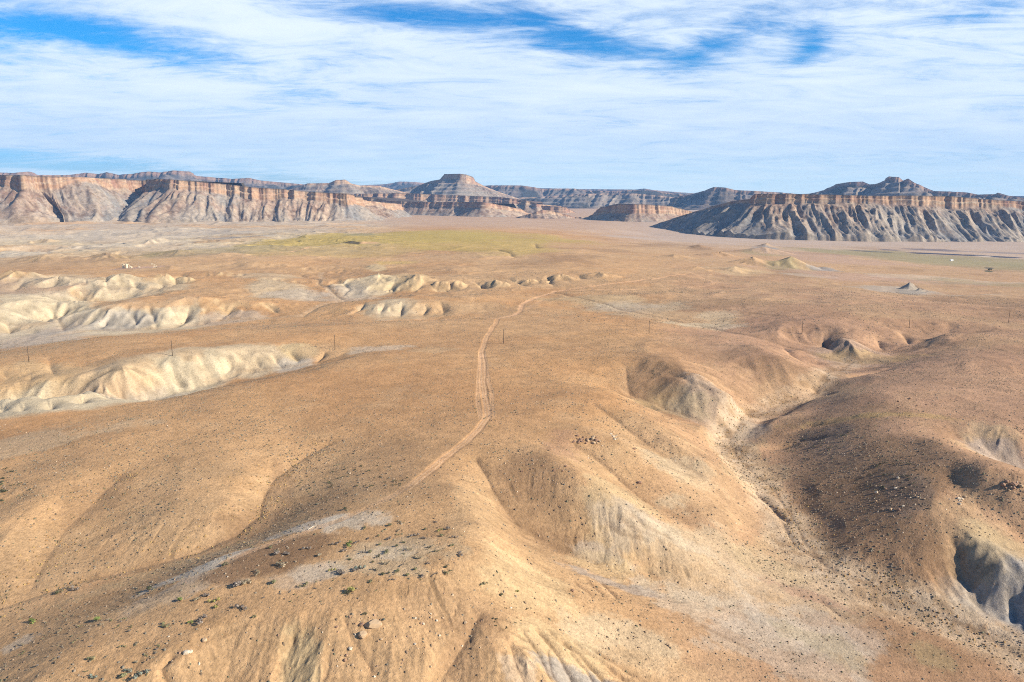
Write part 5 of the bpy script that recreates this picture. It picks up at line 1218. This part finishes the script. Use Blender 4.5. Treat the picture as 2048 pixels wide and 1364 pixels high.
BIG = [(697,1091,15,'green','round bright olive shrub at the right tip of the brown clay patch'),(704,1184,21,'yellow','largest yellow green shrub, on the brow of the near hill'),(694,1187,12,'dark','dark shrub touching the largest yellow green shrub'),(713,1086,10,'grey','grey brown shrub just right of the round olive one'),
 (361,1202,14,'green','bright green shrub alone below the white rim'),(379,1246,10,'green','small vivid green shrub left of a wide grey one'),(402,1243,18,'grey','wide grey olive shrub right of the small vivid green one'),(297,1180,13,'dark','dark green shrub flattened on the edge of the white rim'),
 (414,1193,13,'grey','grey brown shrub with yellow tips above the brown and yellow pair'),(428,1204,13,'yellow','upper yellow green shrub of the pair below the clay patch'),(431,1216,12,'yellow','lower yellow green shrub of the pair below the clay patch'),(395,1200,12,'tan','dry tan shrub between the bright green one and the yellow pair'),
 (484,1217,17,'grey','grey shrub with a yellow green tip alone on the slope'),(495,1218,5,'yellow','small yellow green tuft at the right end of the grey shrub'),(507,1235,9,'olive','small olive shrub above the tan near slope'),(328,1253,12,'olive','olive shrub left of the vivid green one'),
 (474,1173,22,'grey','wide grey shrub at the dark lower end of the clay patch'),(490,1168,16,'tan','tan grey shrub joined to the wide grey one in the clay patch'),(720,1137,15,'blue','dark blue green shrub right of the white clay'),(708,1143,11,'grey','low grey brown shrub under the dark blue green one'),
 (682,1149,19,'grey','wide grey shrub left of the dark blue green one'),(664,1141,10,'yellow','yellow green shrub left of the wide grey one'),(639,1112,12,'tan','tan shrub on the right flank of the clay patch'),(774,1105,14,'olive','olive shrub on pale sand right of the post'),
 (757,1114,9,'dark','dark grey shrub just right of the post'),(768,1241,8,'blue','blue green bush above the long flat boulder'),(728,1229,9,'dark','dark shrub above the rounded boulder'),(968,1169,12,'olive','olive dark shrub on the brown brow'),(1002,1192,11,'dark','dark shrub lower right on the brown brow'),(1035,1184,9,'yellow','yellow olive shrub at the right end of the brown brow'),
 (879,1062,10,'yellow','yellow green shrub near the top of the shrubby hilltop'),(895,1059,13,'grey','grey green shrub right of the yellow green one near the hilltop'),(115,1187,13,'dark','dark round shrub on the orange valley floor at left'),(148,1180,12,'grey','grey shrub right of the dark round one on the valley floor'),
 (196,1241,14,'green','dark green shrub on the grey flat at the lower left'),(181,1319,13,'olive','olive shrub low in the left corner, above the blue grey ones'),(281,1352,18,'blue','blue grey shrub at the bottom edge left of the crack'),(248,1354,16,'olive','olive yellow shrub beside the blue grey ones at the bottom edge'),
 (255,1343,13,'blue','blue grey shrub above the olive yellow one at the bottom'),(185,1356,12,'blue','left blue grey shrub at the bottom edge'),(273,1326,9,'tan','small tan shrub above the bottom blue grey shrub'),(65,1244,15,'green','flat dark green shrub at the far lower left'),(608,1173,13,'olive','olive shrub left of the largest yellow green one'),
 (554,1109,16,'grey','grey shrub in the middle of the clay patch'),(574,1110,14,'grey','right grey shrub in the middle of the clay patch'),(614,1098,12,'grey','grey shrub high on the clay patch'),(540,1097,10,'olive','olive shrub on the upper edge of the clay patch'),(560,1132,20,'tan','tan shrub ring in the lower middle of the clay patch'),(515,1148,14,'tan','tan shrub left in the clay patch'),
 (547,1167,16,'olive','olive shrub below the clay patch'),(448,1131,12,'dark','dark shrub on the white rim near its left end'),(829,1072,12,'grey','olive grey shrub near the fork of tracks on the hilltop'),(690,1020,11,'dark','dark bush in the shadowed head of the valley behind the hill'),(1978,541,8,'dark','dark bush on the far olive flat at right')]
for (px, py, wpx, c, lab) in BIG: shrub(px, py, wpx, c, lab)
MED = [(673,1089),(757,1073),(737,1078),(797,1062),(794,1093),(808,1086),(726,1106),(740,1106),(686,1103),(752,1140),(777,1147),(796,1143),(804,1131),(814,1152),(845,1153),(836,1117),(892,1136),(892,1147),(871,1148),(882,1073),(848,1078),(862,1095),(870,1104),(905,1092),(920,1110),(760,1090),(780,1078),(770,1128),(765,1150),(740,1165),(785,1160),(830,1140),(855,1128),(818,1100),(745,1125),(700,1120),(910,1075),(850,1060),(870,1045),(800,1045),(780,1052),(730,1057)]
cl_ = ['grey', 'olive', 'grey', 'tan', 'dark', 'olive']
for k, (px, py) in enumerate(MED):
    c = cl_[k % 6]; nm = {'grey': 'grey brown', 'olive': 'olive', 'tan': 'dry tan', 'dark': 'dark'}[c]
    wp = random.uniform(7, 12); sd_ = 'left' if px < 760 else 'right' if px > 830 else 'middle'; sz_ = 'small' if wp < 8.6 else 'bushy' if wp < 10.3 else 'wide'
    fr = 'beyond' if py < 1104 else 'in front of'
    shrub(px, py, wp, c, f'{sz_} {nm} shrub {fr} the lone post, {sd_} part of the hilltop', f'{sz_} {nm} shrubs {fr} the lone post, {sd_}')
ZN = [(24, 805, 1120, 120, 50, 4, 7, 'twiggy shrub on the sandy hilltop', 'low twiggy shrubs on the sandy hilltop'),
      (34, 200, 1290, 190, 70, 5, 9, 'shrub in the lower left corner', 'low shrubs in the lower left corner'),
      (22, 640, 1190, 120, 30, 4, 7, 'shrub on the brow', 'low shrubs on the brow'),
      (20, 740, 955, 90, 25, 5, 8, 'dark shrub left of the road end', 'dark shrubs left of the road end'),
      (12, 1020, 1230, 50, 30, 4, 8, 'dark shrub on the brown slope', 'dark shrubs on the brown slope'),
      (14, 640, 980, 60, 30, 5, 8, 'dark shrub behind the clay patch', 'dark shrubs on the shaded valley side'),
      (12, 30, 970, 60, 40, 6, 10, 'dark shrub by the left edge', 'dark green shrubs by the left edge'),
      (10, 970, 830, 20, 40, 4, 7, 'shrub beside the dirt road', 'shrubs beside the dirt road'),
      (24, 1800, 960, 70, 40, 4, 7, 'dark shrub on the right hill', 'dark shrubs on the right hill crest'),
      (12, 1650, 880, 60, 24, 4, 7, 'dark shrub beside the wash', 'dark shrubs beside the narrow wash')]
for (n, cx, cy, sx, sy, w0, w1, lab, grp) in ZN:
    for k in range(n):
        a, q = random.random()*6.28, random.random()**.5
        px, py = cx+cos(a)*q*sx, min(cy+sin(a)*q*sy, 1358); px = max(px, 4); wp = random.uniform(w0, w1)
        cc = 'dark' if 'dark' in lab else ('olive', 'grey', 'tan')[k % 3]
        size = 'smaller' if wp < (w0+w1)/2 else 'larger'; side = 'left' if px < cx else 'right'; dep = 'far' if py < cy else 'near'
        l2 = f"{size} {dict(olive='olive', grey='grey brown', tan='dry tan', dark='')[cc]} {lab}, {dep} {side} part".replace('  ', ' ')
        shrub(px, py, wp, cc, l2, f"{size} {dict(olive='olive', grey='grey', tan='tan', dark='')[cc]} {grp}, {dep} {side}".replace('  ', ' '), parts=False)
print('shrubs', nsh)
